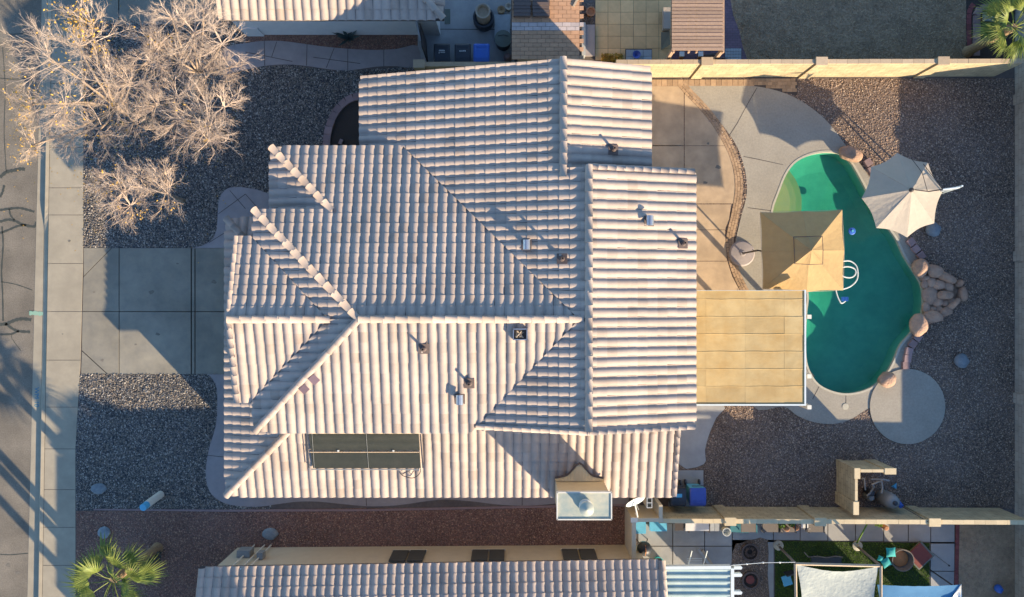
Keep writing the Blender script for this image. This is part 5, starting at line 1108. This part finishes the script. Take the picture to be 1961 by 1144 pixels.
solo('leafy_plant', 'orange yellow leafy plant against the wall behind the patio', 'plant', lf, M['yleaf'])
tt = thing('tiled_table', 'low table with grey square tiles holding a purple bowl', 'table', G3(1223, 107))
for i in range(3):
    for j in range(2): part('table_tile', MB().box(G3(1207 + i * 16.5, 102 + j * 13, .42), (.33, .26, .03)), M['greytile'], tt)
part('table_frame', MB().box(G3(1223, 108, .37), (1.06, .56, .06)), M['darkmetal'], tt)
for dx, dy in ((-.45, -.2), (.45, -.2), (-.45, .2), (.45, .2)): part('leg', MB().box(G3(1223, 108, .17) + Vector((dx, dy, 0)), (.04, .04, .34)), M['darkmetal'], tt)
solo('bowl', 'small dark purple bowl on the tiled table', 'bowl', MB().lathe(G3(1218, 107, .435), [(.07, 0), (.15, .12), (.16, .16), (.13, .15), (.0, .05)], 18, caps=False), M['purplep'])
cs = thing('patio_chair', 'pale cushioned chair against the slatted pergola', 'chair', G3(1275, 38))
for py in (27, 47): part('cushion', MB().box(G3(1276, py, .5), (.28, .42, .26)), M['canvas2'], cs)
part('frame', MB().box(G3(1276, 38, .2), (.26, .86, .3)), M['darkmetal'], cs)
solo('panel_board', 'grey green leaning board below the pale chair', 'board', MB().add([G3(1266, 62, .3), G3(1283, 60, .5), G3(1283, 86, .5), G3(1266, 96, .1), G3(1266, 62, .2), G3(1283, 60, .4), G3(1283, 86, .4), G3(1266, 96, .0)], [(3, 2, 1, 0), (4, 5, 6, 7), (0, 1, 5, 4), (1, 2, 6, 5), (2, 3, 7, 6), (3, 0, 4, 7)]), M['greenp'])
ZP = 2.5; pg = thing('pergola', 'slatted weathered wood pergola beside the dry lawn', 'pergola', G3(1335, 50))
xa_, xb_ = xz(1287, ZP), xz(1386, ZP)
for j in range(24):
    py = 94 - j * 6.95; q = G3(1336, py, ZP); b = part('slat', MB().box((0, 0, 0), (xb_ - xa_, .104, .03)), M['wood'], pg); b.location = (q.x, q.y, ZP + R.uniform(-.004, .004)); b.rotation_euler = (0, 0, R.uniform(-.004, .004)); b.matrix_parent_inverse = wm(pg).inverted()
for px in (1289, 1318, 1333, 1384): part('beam', MB().prism(GP([(px, -80), (px + 3.5, -80), (px + 3.5, 100), (px, 100)], ZP - .03), ZP - .18, ZP - .03), M['wood'], pg)
for px, py in ((1289, 96), (1384, 96)): q = G3(px, py, ZP - .2); part('post', MB().box((q.x, q.y, (ZP - .2) / 2), (.12, .12, ZP - .2)), M['wood'], pg)
struct('brick_patio', MB().sheet(GP([(1286, -60), (1388, -60), (1404, 30), (1416, 60), (1422, 90), (1432, 116), (1286, 116)]), .004), block_mat('purple_brick_paving', (.19, .12, .14), (.15, .10, .12), (.1, .07, .08), .2, .1, 'xy', .008, .3), 'purple brown brick paving beside the pergola')
o = struct('tiled_pad', MB().prism(GP([(1388, 93), (1420, 93), (1420, 117), (1388, 117)]), -.05, .012), M['dirt'], 'small pad of grey tiles by the pergola')
for i in range(6):
    for j in range(4): part('tile', MB().box(G3(1391 + i * 5.2, 96 + j * 5.8, .02), (.10, .11, .03)), M['greytile'], o)
for i, px in enumerate((1306, 1342)):
    o = thing('garden_lantern', ('left' if i == 0 else 'right') + ' of two small white and orange lanterns in front of the pergola', 'lantern', G3(px, 106)); part('body', MB().box(G3(px, 107, .3), (.14, .14, .5)), M['orange'], o); part('top', MB().box(G3(px, 104, .58), (.18, .18, .08)), M['white'], o)
mb = MB(); rr = random.Random(12)
for k in range(34): x = rr.uniform(1343, 1365); y = rr.uniform(103, 114); mb.tube([G3(x, y, .1 + rr.random() * .2), G3(x + rr.uniform(15, 34), y + rr.uniform(-4, 3), .1 + rr.random() * .25)], .016, 4)
solo('firewood', 'bundle of dark branches stacked along the wall by the lantern', 'branches', mb, M['rust'])
# big planter, stump, green tub
q = G3(927, 44); bp_ = thing('barrel_planter', 'tall black tub holding a pale wooden cylinder beside the white house', 'planter', q)
part('tub', MB().lathe(q, [(.36, 0), (.42, .3), (.42, .62), (.36, .64), (.35, .5), (0, .5)], 28, caps=False), M['blackp'], bp_); part('insert', MB().lathe(q + Vector((0, 0, .45)), [(.27, 0), (.27, .75), (.22, .75), (.2, .6), (0, .6)], 24, caps=False), M['woodlt'], bp_)
part('rope', MB().tube([q + Vector((.27 * cos(a), .27 * sin(a), 1.21)) for a in [2 * pi * i / 20 for i in range(21)]], .03, 5), M['canvas2'], bp_)
q = G3(964, 85, 0); tb_ = thing('round_tub', 'grey green lidded round tub between blue bin and shed', 'tub', q); part('tub_body', MB().lathe(q, [(.28, 0), (.32, .6)], 22), M['blackp'], tb_); part('tub_lid', MB().lathe(q + Vector((0, 0, .6)), [(.34, 0), (.34, .04), (.1, .07)], 24), M['greenp'], tb_); part('lid_handle', MB().tube([q + Vector((-.2, .1, .66)), q + Vector((0, .12, .72)), q + Vector((.2, .1, .66))], .015, 5), M['blackp'], tb_)
solo('step_slab', 'pale grey slab beside the black barrel planter', 'slab', MB().box(G3(962, 54, .12), (.62, 1.0, .24)), M['greytile'])
solo('pot', 'small brown pot near the shed corner', 'pot', MB().lathe(G3(960, 24), [(.12, 0), (.16, .3), (.12, .3), (0, .22)], 16, caps=False), M['palmtrunk']); solo('pot', 'pale ringed pot touching the shed corner', 'pot', MB().lathe(G3(974, 17), [(.13, 0), (.15, .25), (.11, .25), (0, .15)], 16, caps=False), M['canvas2'])
solo('garden_stone', 'rounded pink grey stone at the end of the tan wall', 'stone', MB().lathe(G3(972, 113, 0), [(.16, 0), (.17, .2), (.1, .36), (0, .4)], 12, caps=False), M['pinkblock'])
solo('doormat', 'dark rectangular mat beside the white house corner', 'mat', MB().box(G3(857, 32, .01), (.22, .6, .02)), M['greenp'])
# bed at the upper right
struct('corner_bed', MB().sheet(GP([(1850, -60), (1960, -60), (1960, 118), (1850, 118)]), .002), M['soil'], 'dark soil bed in the upper right corner')
bricks('bed_edging', 'L shaped edging of grey brown blocks round the corner bed', [(1952, 16), (1915, 15), (1885, 16), (1873, 21), (1868, 34), (1868, 60), (1867, 90), (1866, 114)], 1, 'pinkblock', .325, .26, .14, .16, nm='edging_block', jit=.05, rough_=.02)
bricks('brick_edging', 'dark red brick edging beside the dry lawn', [(1864, 8), (1856, 24), (1855, 60), (1857, 114)], 1, 'redbrick', .22, .2, .03, .06, jit=.05)
lb = thing('park_bench', 'weathered grey blue bench in the corner bed by the palm', 'bench', G3(1894, 32))
for k in range(3): part('slat', MB().box(G3(1894, 26 + k * 6.3, .4), (.5, .11, .04), rz=-.05), M['rock2'], lb)
for s in (-8, 8): part('leg', MB().box(G3(1894 + s, 32, .19), (.05, .34, .38)), M['darkmetal'], lb)
# ------------------------------------------------------------------ south neighbour's yard
sl = []
for a, b in ((1222, 1288), (1288.6, 1349), (1349.6, 1402)): sl += [rect(a, 1003, b, 1046), rect(a, 1046.6, b, 1112), rect(a, 1112.6, b, 1200)]
for a, b in ((1402.6, 1481), (1481.6, 1532), (1532.6, 1585), (1585.6, 1638), (1638.6, 1692), (1692.6, 1739), (1739.6, 1782), (1782.6, 1828)): sl += [rect(a, 1003, b, 1034 + (b - 1440) * .012)]
sl += [rect(1470, 1038, 1482, 1200), rect(1782, 1041, 1828, 1094), rect(1782, 1094.6, 1828, 1160)]
slabs('neighbour_patio', sl, M['conc2'], 'grey concrete slabs of the south neighbour yard', .006, [(1222, 1003), (1828, 1003), (1828, 1200), (1782, 1200), (1782, 1038), (1482, 1036), (1482, 1200), (1222, 1200)])
struct('gravel_bed', MB().prism(GP(smooth([(1402, 1060), (1420, 1040), (1440, 1034), (1470, 1034), (1470, 1100), (1470, 1200), (1402, 1200)], 2)), -.02, .012), M['g_back'], 'brown gravel square holding two round planters')
pebbles('gravel', 'fine brown gravel round the two round planters', [(1404, 1060), (1422, 1040), (1470, 1035), (1470, 1150), (1404, 1150)], [], 500, .014, .03, 'p_back', 9)
for (px, py, lab, inner) in ((1435, 1056, 'round planter ring filled with dark twigs', 'soil'), (1436, 1110, 'round planter ring with a reddish disc inside', 'redmat')):
    o = thing('round_planter', lab, 'planter', G3(px, py)); part('ring', MB().lathe(G3(px, py), [(.34, 0), (.36, .14), (.29, .14), (.28, .04)], 22, caps=False), M['rust'], o); part('fill', MB().lathe(G3(px, py), [(.28, .0), (.28, .06), (0, .07)], 20, caps=False), M['soil'], o)
    if inner == 'redmat': part('disc', MB().lathe(G3(px, py, .08), [(.17, 0), (.17, .05), (0, .06)], 16, caps=False), M['redmat'], o)
    else:
        mb = MB()
        for k in range(40): a = R.uniform(0, 6.28); c = G3(px, py, .1); mb.tube([c + Vector((cos(a) * .2, sin(a) * .2, 0)), c + Vector((cos(a + 2) * .2, sin(a + 2) * .2, .15))], .01, 3)
        part('twigs', mb, M['rust'], o)['kind'] = 'stuff'
bricks('brick_edging', 'narrow dark red brick edging between slabs and bare soil', [(1833, 1004), (1832, 1060), (1830, 1140)], 1, 'redbrick', .2, .16, .04, .06, jit=.03)
struct('bare_soil', MB().sheet(GP([(1836, 1003), (1945, 1003), (1945, 1200), (1836, 1200)]), .003), M['lawn'], 'bare dark soil strip in the lower right corner')
pebbles('soil_clods', 'loose crumbs of dark soil in the lower right corner', [(1838, 1004), (1942, 1004), (1942, 1150), (1838, 1150)], [], 260, .01, .022, 'p_red', 12)
# grill, boxes, chairs along the wall
q = G3(1227, 1038); o = thing('egg_grill', 'black egg shaped charcoal grill in the corner by the cream wall', 'grill', q)
part('bowl', MB().lathe(q + Vector((0, 0, .45)), [(.1, 0), (.24, .15), (.28, .33), (.25, .5), (.14, .62), (.05, .66)], 22), M['blackp'], o, sm=True); part('lid_band', MB().lathe(q + Vector((0, 0, .76)), [(.285, 0), (.285, .04)], 22, caps=False), M['metal'], o); part('handle', MB().tube([q + Vector((0, -.2, 1.0)), q + Vector((0, .0, 1.16)), q + Vector((0, .2, 1.0))], .018, 6), M['orange'], o)
for a in (0.4, 2.5, 4.6): part('leg', MB().tube([q + Vector((.3 * cos(a), .3 * sin(a), 0)), q + Vector((.12 * cos(a), .12 * sin(a), .5))], .02, 5), M['darkmetal'], o)
solo('storage_tote', 'light blue plastic tote at the foot of the south wall', 'tote', MB().box(G3(1260, 1007, .2), (.64, .34, .36), taper=.88).box(G3(1260, 1007, .4), (.68, .38, .04)), M['lightp'])
solo('storage_tote', 'blue tote in the wall corner behind the grill', 'tote', MB().box(G3(1226, 1010, .2), (.4, .4, .36), taper=.88).box(G3(1226, 1010, .4), (.44, .44, .04)), M['lightp'])
o = thing('stone_table', 'long pale stone topped table against the south wall', 'table', G3(1333, 1005)); part('table_top', MB().box(G3(1335, 1008, .7), (.92, .36, .05)), M['stucco_w'], o); part('side_shelf', MB().box(G3(1301, 1008, .66), (.36, .34, .04)), M['darkmetal'], o)
for dx in (-.4, .4): part('leg', MB().box(G3(1335, 1008, .34) + Vector((dx, 0, 0)), (.06, .3, .68)), M['darkmetal'], o)
for i in range(2): part('tile', MB().box(G3(1364 + i * 9, 1009, .5), (.17, .34, .03)), M['greytile'], o)
o = thing('waste_bin', 'small white bucket leaning at the left end of the teal lounge chair', 'bucket', G3(1387, 1015)); part('bucket', MB().lathe(G3(1387, 1014), [(.12, 0), (.17, .36), (.15, .36), (.1, .05), (0, .05)], 18, caps=False), M['white'], o)
def lounge(px, lab, m, mf, w_=.62):
    o = thing('lounge_chair', lab, 'chair', G3(px, 1008)); part('seat', MB().box(G3(px, 1009, .4), (w_, .42, .06)), M[m], o); part('backrest', MB().box(G3(px, 1001, .62), (w_, .08, .45), M=Matrix.Rotation(-.3, 3, 'X')), M[m], o)
    for s in (-1, 1):
        part('armrest', MB().box(G3(px, 1007, .6) + Vector((s * (w_ / 2 + .04), 0, 0)), (.05, .5, .04)), M[mf], o)
        for t in (-1, 1): part('leg', MB().box(G3(px, 1008, .2) + Vector((s * (w_ / 2), t * .2, 0)), (.035, .035, .4)), M[mf], o)
    return o
lounge(1433, 'reclining chair with dark sling and teal frame, first from the white bucket', 'wicker', 'tealdk', .58); lounge(1475, 'black framed sling chair behind the wall, left of the yellow plants', 'wicker', 'blackp'); lounge(1508, 'black framed sling chair behind the wall, right under the yellow plants', 'wicker', 'blackp', .55); lounge(1561, 'black framed sling chair beside the small white side table', 'wicker', 'blackp')
solo('teal_board', 'teal painted board lying beside the white bucket', 'board', MB().box(G3(1416, 1012, .2), (.75, .34, .05), rz=-.08), M['tealdk'])
o = thing('side_table', 'small white square side table between two sling chairs', 'side table', G3(1540, 1005)); part('top', MB().box(G3(1541, 1005, .5), (.28, .26, .03)), M['white'], o)
for dx, dy in ((-.11, -.1), (.11, -.1), (-.11, .1), (.11, .1)): part('leg', MB().box(G3(1541, 1005, .24) + Vector((dx, dy, 0)), (.025, .025, .48)), M['white'], o)
for px, py, lab in ((1497, 1005, 'yellow green potted plant on the sling chair arm'), (1515, 1003, 'yellow green potted plant nearest the middle of the south wall'), (1683, 1003, 'bright yellow green plant at the wall right of the leaning green pole')):
    mb = MB()
    for k in range(60): d = rnd_dir(R); p = G3(px, py, .75) + Vector((d.x * .13, d.y * .12, d.z * .12)); u_ = rnd_dir(R) * .07; v_ = unit(rnd_dir(R).cross(u_)) * .02; mb.add([p - u_, p + v_, p + u_, p - v_], [(0, 1, 2, 3)])
    o = thing('potted_plant', lab, 'plant', G3(px, py)); part('foliage', mb, M['grassg'], o); part('pot', MB().lathe(G3(px, py), [(.08, 0), (.1, .6), (.06, .62)], 12), M['terra'], o)
def rack(px, py, lab):
    o = thing('drying_rack', lab, 'rack', G3(px, py)); 
    for dx in (-.3, .3): part('side_rail', MB().tube([G3(px, py, .1) + Vector((dx, .55, .8)), G3(px, py, .1) + Vector((dx, -.4, .1))], .02, 6), M['alu'], o)
    for k in range(7): part('rail', MB().tube([G3(px, py + 2 + k * 3.3, .3) + Vector((-.3, 0, 0)), G3(px, py + 2 + k * 3.3, .3) + Vector((.3, 0, 0))], .012, 5), M['alu'], o)
    return o
rack(1330, 1068, 'white metal folding rack on the slabs above the corrugated roof')
solo('plank', 'pale plank lying diagonally next to the metal rack', 'plank', MB().box(G3(1357, 1073, .04), (.13, .95, .04), rz=.6), M['woodlt']); solo('plank', 'grey plank lying diagonally right beside the pale plank', 'plank', MB().box(G3(1350, 1070, .10), (.1, .95, .04), rz=.62), M['greytile'])
solo('laundry_basket', 'teal plastic basket near the tile roof corner', 'basket', MB().lathe(G3(1259, 1073), [(.16, 0), (.2, .22), (.17, .22), (.14, .04), (0, .04)], 12, caps=False), M['teal'])
# corrugated patio roof
ZK = 2.6; o = thing('patio_cover', 'pale corrugated metal patio roof with white beams at the lower edge', 'patio cover', G3(1330, 1120))
xk0, xk1 = xz(1272, ZK), xz(1398, ZK); yk0 = yz(1090, ZK); vs = []; n_ = 90
for i in range(n_ + 1):
    y = yk0 - i * .03; z = ZK + .05 * (abs(((i % 8) / 4) - 1) > .5); vs += [(xk0, y, z), (xk1, y, z)]
part('roof_sheet', MB().add(vs, [(2 * i, 2 * i + 2, 2 * i + 3, 2 * i + 1) for i in range(n_)]), M['corr'], o)
part('front_beam', MB().prism(GP([(1399, 1088), (1405, 1088), (1405, 1190), (1399, 1190)], ZK), ZK - .15, ZK + .06), M['alu'], o)
part('edge_beam', MB().prism(GP([(1270, 1084), (1398.8, 1083), (1398.8, 1089), (1270, 1089.5)], ZK), ZK - .12, ZK + .07), M['alu'], o)
for py in (1084, 1098, 1132): part('rafter_end', MB().prism(GP([(1405.2, py), (1419, py), (1421, py + 2.5), (1419, py + 6), (1405.2, py + 6)], ZK), ZK - .12, ZK + .05), M['alu'], o)
for px in (1280, 1396): q = G3(px, 1160, ZK); part('post', MB().box((q.x, q.y, 1.2), (.1, .1, 2.4)), M['alu'], o)
solo('string_light_wire', 'thin wire with small bulbs from the corrugated roof to the shade sail post', 'string lights', MB().tube([G3(1400, 1083, 2.7), G3(1460, 1078, 2.45), G3(1523, 1077, 2.6)], .010, 4).lathe(G3(1430, 1080, 2.45), [(.03, 0), (.035, .04), (0, .07)], 8, caps=False).lathe(G3(1461, 1077, 2.38), [(.03, 0), (.035, .04), (0, .07)], 8, caps=False).lathe(G3(1493, 1077, 2.42), [(.03, 0), (.035, .04), (0, .07)], 8, caps=False), M['white'])
# shade sails and frame
fr_ = thing('sail_frame', 'pale wooden post frame carrying the shade sails over the green lawn', 'frame', G3(1600, 1100))
ZF = 2.5
for pts in (((1524, 1080), (1684, 1084)), ((1523, 1080), (1525, 1190)), ((1687, 1084), (1687, 1190))): part('beam', MB().tube([G3(*pts[0], ZF), G3(*pts[1], ZF)], .055, 4), M['woodlt'], fr_)
for a, b, lab in (((1491, 1046), (1524, 1080), ''), ((1641, 1046), (1684, 1082), '')): part('post', MB().tube([G3(*a), G3(*b, ZF)], .05, 8), M['wicker'], fr_)
for px, py, lab in ((1490, 1044, 'pale round post base near the left edge of the green lawn'), (1641, 1045, 'pale round post base in the sunny patch of lawn')): solo('post_base', lab, 'post base', MB().lathe(G3(px, py), [(.20, 0), (.20, .07), (.08, .09), (.07, .2)], 20), M['poolc'])
def sail(name, lab, corners, m, pull, sag=.18):
    N = 14; c = [Vector(G3(*p)) for p in corners]; ctr = sum(c, Vector()) / 4; vs = []; fs = []
    for i in range(N + 1):
        for j in range(N + 1):
            s, t = i / N, j / N; p = c[0].lerp(c[1], s).lerp(c[3].lerp(c[2], s), t); k = pull * (4 * s * (1 - s) * (abs(2 * t - 1)) ** 2 + 4 * t * (1 - t) * (abs(2 * s - 1)) ** 2)
            p = p.lerp(ctr, k); p.z -= sag * 16 * s * (1 - s) * t * (1 - t) + .015 * sin(s * 40 + t * 7); vs.append(p)
    fs = [(i * (N + 1) + j, (i + 1) * (N + 1) + j, (i + 1) * (N + 1) + j + 1, i * (N + 1) + j + 1)[::-1] for i in range(N) for j in range(N)]
    o = solo(name, lab, 'shade sail', MB().add(vs, fs), M[m], sm=True); return o
sail('shade_sail', 'pale grey green shade sail with curved edges over the lawn', [(1525, 1081, 2.5), (1683, 1085, 2.5), (1690, 1230, 2.4), (1520, 1230, 2.4)], 'sailw', .16)
sail('shade_sail', 'blue shade sail at the lower edge right of the pale sail', [(1680, 1120, 2.3), (1840, 1120, 2.6), (1845, 1240, 2.4), (1690, 1240, 2.4)], 'sailb', .05)
sail('shade_sail', 'small white triangular sail piece at the corner of the blue sail', [(1841, 1119, 2.62), (1841.5, 1119, 2.62), (1842, 1180, 2.5), (1812, 1160, 2.5)], 'white', .02, .02)
# wicker chairs with teal cushions, mats, poles
def egg(px, py, lab, rz, nm='wicker_chair', m='wicker'):
    q = G3(px, py); o = thing(nm, lab, 'chair', q, rz)
    part('shell', MB().lathe((0, 0, .3), [(.25, 0), (.40, .15), (.44, .4), (.41, .4), (.34, .15), (0, .06)], 22, caps=False), M[m], o, False); part('stand', MB().lathe((0, 0, 0), [(.3, 0), (.28, .04), (.06, .08), (.06, .3)], 16), M['darkmetal'], o, False)
    return o
o = egg(1712, 1062, 'round grey wicker chair with orange seat and teal cushions', .2); part('seat_pad', MB().lathe((0, 0, .42), [(.3, 0), (.32, .06), (.0, .1)], 18, caps=False), M['orange'], o, False)
def cushion(px, py, z, s, rz, lab, m='teal'):
    vs = []; N = 6; c = G3(px, py, z)
    for side in (1, -1):
        for i in range(N + 1):
            for j in range(N + 1):
                a, b = i / N * 2 - 1, j / N * 2 - 1; th = side * .07 * (1 - a * a) ** .5 * (1 - b * b) ** .5; x, y = a * s * (1 - .1 * (1 - b * b)), b * s * (1 - .1 * (1 - a * a))
                vs.append((c.x + x * cos(rz) - y * sin(rz), c.y + x * sin(rz) + y * cos(rz), c.z + th))
    w_ = N + 1; fs = [(i * w_ + j, (i + 1) * w_ + j, (i + 1) * w_ + j + 1, i * w_ + j + 1) for i in range(N) for j in range(N)]; k = w_ * w_; fs += [tuple(x + k for x in reversed(f)) for f in fs]
    solo('cushion', lab, 'cushion', MB().add(vs, fs), M[m], sm=True)
cushion(1706, 1058, .72, .19, .05, 'upper teal square cushion on the round wicker chair'); cushion(1697, 1078, .70, .18, .5, 'lower teal cushion on the round wicker chair, tilted'); cushion(1686, 1070, .66, .11, -.4, 'small pale teal cushion at the left rim of the wicker chair')
o = thing('low_table', 'reddish square mat topped table standing askew on the dark lawn', 'table', G3(1760, 1063)); part('table_top', MB().box(G3(1761, 1064, .25), (.72, .72, .05), rz=.75), M['redmat'], o); part('frame', MB().box(G3(1761, 1064, .17), (.85, .78, .1), rz=.75), M['greenp'], o)
solo('leaning_pole', 'yellow green pole leaning from the south wall to the lawn', 'pole', MB().tube([G3(1660, 1005, 1.5), G3(1641, 1040, .1)], .03, 6), M['grassg'])
solo('guy_rope', 'dark guy rope running under the blue sail', 'rope', MB().tube([G3(1782, 1092, .05), G3(1830, 1125, 1.2)], .03, 5), M['blackp'])
solo('stake', 'thin stake with a white knob on the grey slab', 'stake', MB().tube([G3(1786, 1059, .02), G3(1817, 1083, .1)], .008, 4).lathe(G3(1817, 1083, .1), [(.03, 0), (.035, .04), (0, .06)], 8, caps=False), M['darkmetal'])
o = thing('folding_chair', 'light blue folding chair in the grass left of the sail frame', 'chair', G3(1505, 1105)); part('seat', MB().box(G3(1507, 1112, .4), (.36, .4, .04), rz=.3), M['lightp'], o); part('backrest', MB().box(G3(1512, 1098, .6), (.36, .05, .4), rz=.3), M['blackp'], o)
for dx, dy in ((-.15, -.18), (.15, -.18), (-.15, .18), (.15, .18)): part('leg', MB().tube([G3(1507, 1112, 0) + Vector((dx, dy, 0)), G3(1507, 1112, .4) + Vector((dx * .8, dy * .8, 0))], .015, 5), M['alu'], o)
mb = MB(); 
o = thing('patio_bench', 'black curved metal bench under the edge of the pale sail', 'bench', G3(1575, 1070)); part('backrest', MB().tube([G3(1540, 1058, .8), G3(1548, 1067, .8), G3(1565, 1065, .8), G3(1582, 1068, .8), G3(1600, 1065, .8), G3(1614, 1067, .8)], .02, 5), M['blackp'], o); part('seat', MB().box(G3(1582, 1074, .42), (1.2, .3, .05)), M['blackp'], o)
for px in (1562, 1602): part('leg', MB().box(G3(px, 1074, .2), (.05, .3, .4)), M['blackp'], o)
b = rock(1918, 1131, 14, 14, .3, 0, 'small blue object in the soil at the lower right corner', me=RK2, name='garden_ball'); b.data = b.data.copy(); b.data.materials[0] = M['bluep']; b['category'] = 'ball'; b['label'] = 'small blue lump on the bare soil near the lower right corner'

# tree far below the lower edge that shades the south front gravel
o = thing('leafy_tree', 'dense leafy tree standing beyond the lower edge behind the neighbour house', 'tree', G3(885, 1640)); q = G3(885, 1640); rr = random.Random(21)
part('trunk', MB().lathe(q, [(.25, 0), (.18, 7.4)], 10), M['bark'], o); mb = MB()
for cx_, cy_, cz_, r_ in ((0, 1.3, 7.7, .9), (.7, .3, 7.6, .9), (0, -.2, 7.6, .9), (.2, -1.3, 7.6, .9), (.5, -2.4, 7.5, .9), (-.2, .7, 7.5, .9), (.9, 1.5, 7.6, .6), (.4, -3.3, 7.5, .8)): leafy(mb, (q.x + cx_, q.y + cy_, cz_), r_, r_, r_ * .45, 420, rr, .16)
part('crown', mb, M['agave'], o)

for px, py, l in ((603, 727, .30), (584, 745, .26)):      # slipped tiles by the south west hip
    p = onplane(px, py, S_); part('exposed_underlay', MB().box((p.x, p.y, p.z + .095), (.26, l, .012), rz=.75, M=Matrix.Rotation(.24, 3, 'X')), M['purplebrick'], HS['o'])
# rubbish and stains: small fallen leaves under the bare trees
lf = MB(); rr = random.Random(77)
for k in range(700):
    px, py = rr.gauss(230, 110), rr.gauss(230, 90)
    if px < 2 or px > 470: continue
    p = G3(px, py, .0); z = .035 if px > 162 else (.012 if px > 96 else -.10); p.z = z; u_ = Vector((rr.uniform(-1, 1), rr.uniform(-1, 1), rr.uniform(-.2, .2))).normalized() * .035; v_ = Vector((-u_.y, u_.x, 0)) * .5; lf.add([p - u_, p + v_, p + u_, p - v_], [(0, 1, 2, 3)])
solo('fallen_leaves', 'yellow leaves scattered on the gravel and sidewalk under the bare trees', 'leaves', lf, M['yleaf'], kind='stuff')

# old tyre and rust marks, stains on the concrete (thin flat marks of their own shape)
stain = mat('dark_stain', (.13, .115, .09), (.20, .18, .14), 12, .9)
rr = random.Random(31)
def blob(px, py, r_, z):
    c = G(px, py); n_ = 18; ph = rr.uniform(0, 6)
    return [(c[0] + r_ * (1 + .25 * sin(3 * 2 * pi * i / n_ + ph) + .12 * rr.random()) * cos(2 * pi * i / n_), c[1] + r_ * (.8 + .2 * sin(2 * 2 * pi * i / n_ + ph)) * sin(2 * pi * i / n_)) for i in range(n_)]
mb = MB()
for px, py, r_ in ((290, 560, .10), (302, 640, .08), (260, 660, .05), (410, 540, .09), (180, 560, .05), (133, 462, .05), (120, 640, .03), (196, 690, .06), (340, 505, .05), (1282, 470, .10), (1290, 420, .07), (1350, 350, .08), (1375, 320, .10), (1356, 275, .05), (1262, 350, .07)):
    mb.sheet(blob(px, py, r_, 0), .0095)
for px, py, r_ in ((17, 222, .05), (13, 232, .04), (24, 340, .09), (28, 1010, .12), (33, 985, .05), (12, 1085, .09), (30, 1100, .1), (45, 1075, .05), (20, 700, .05), (48, 560, .04), (12, 480, .05)):
    mb.sheet(blob(px, py, r_, 0), -.126)
struct('concrete_stains', mb, stain, 'small dark oil and rust stains on the concrete and the street')
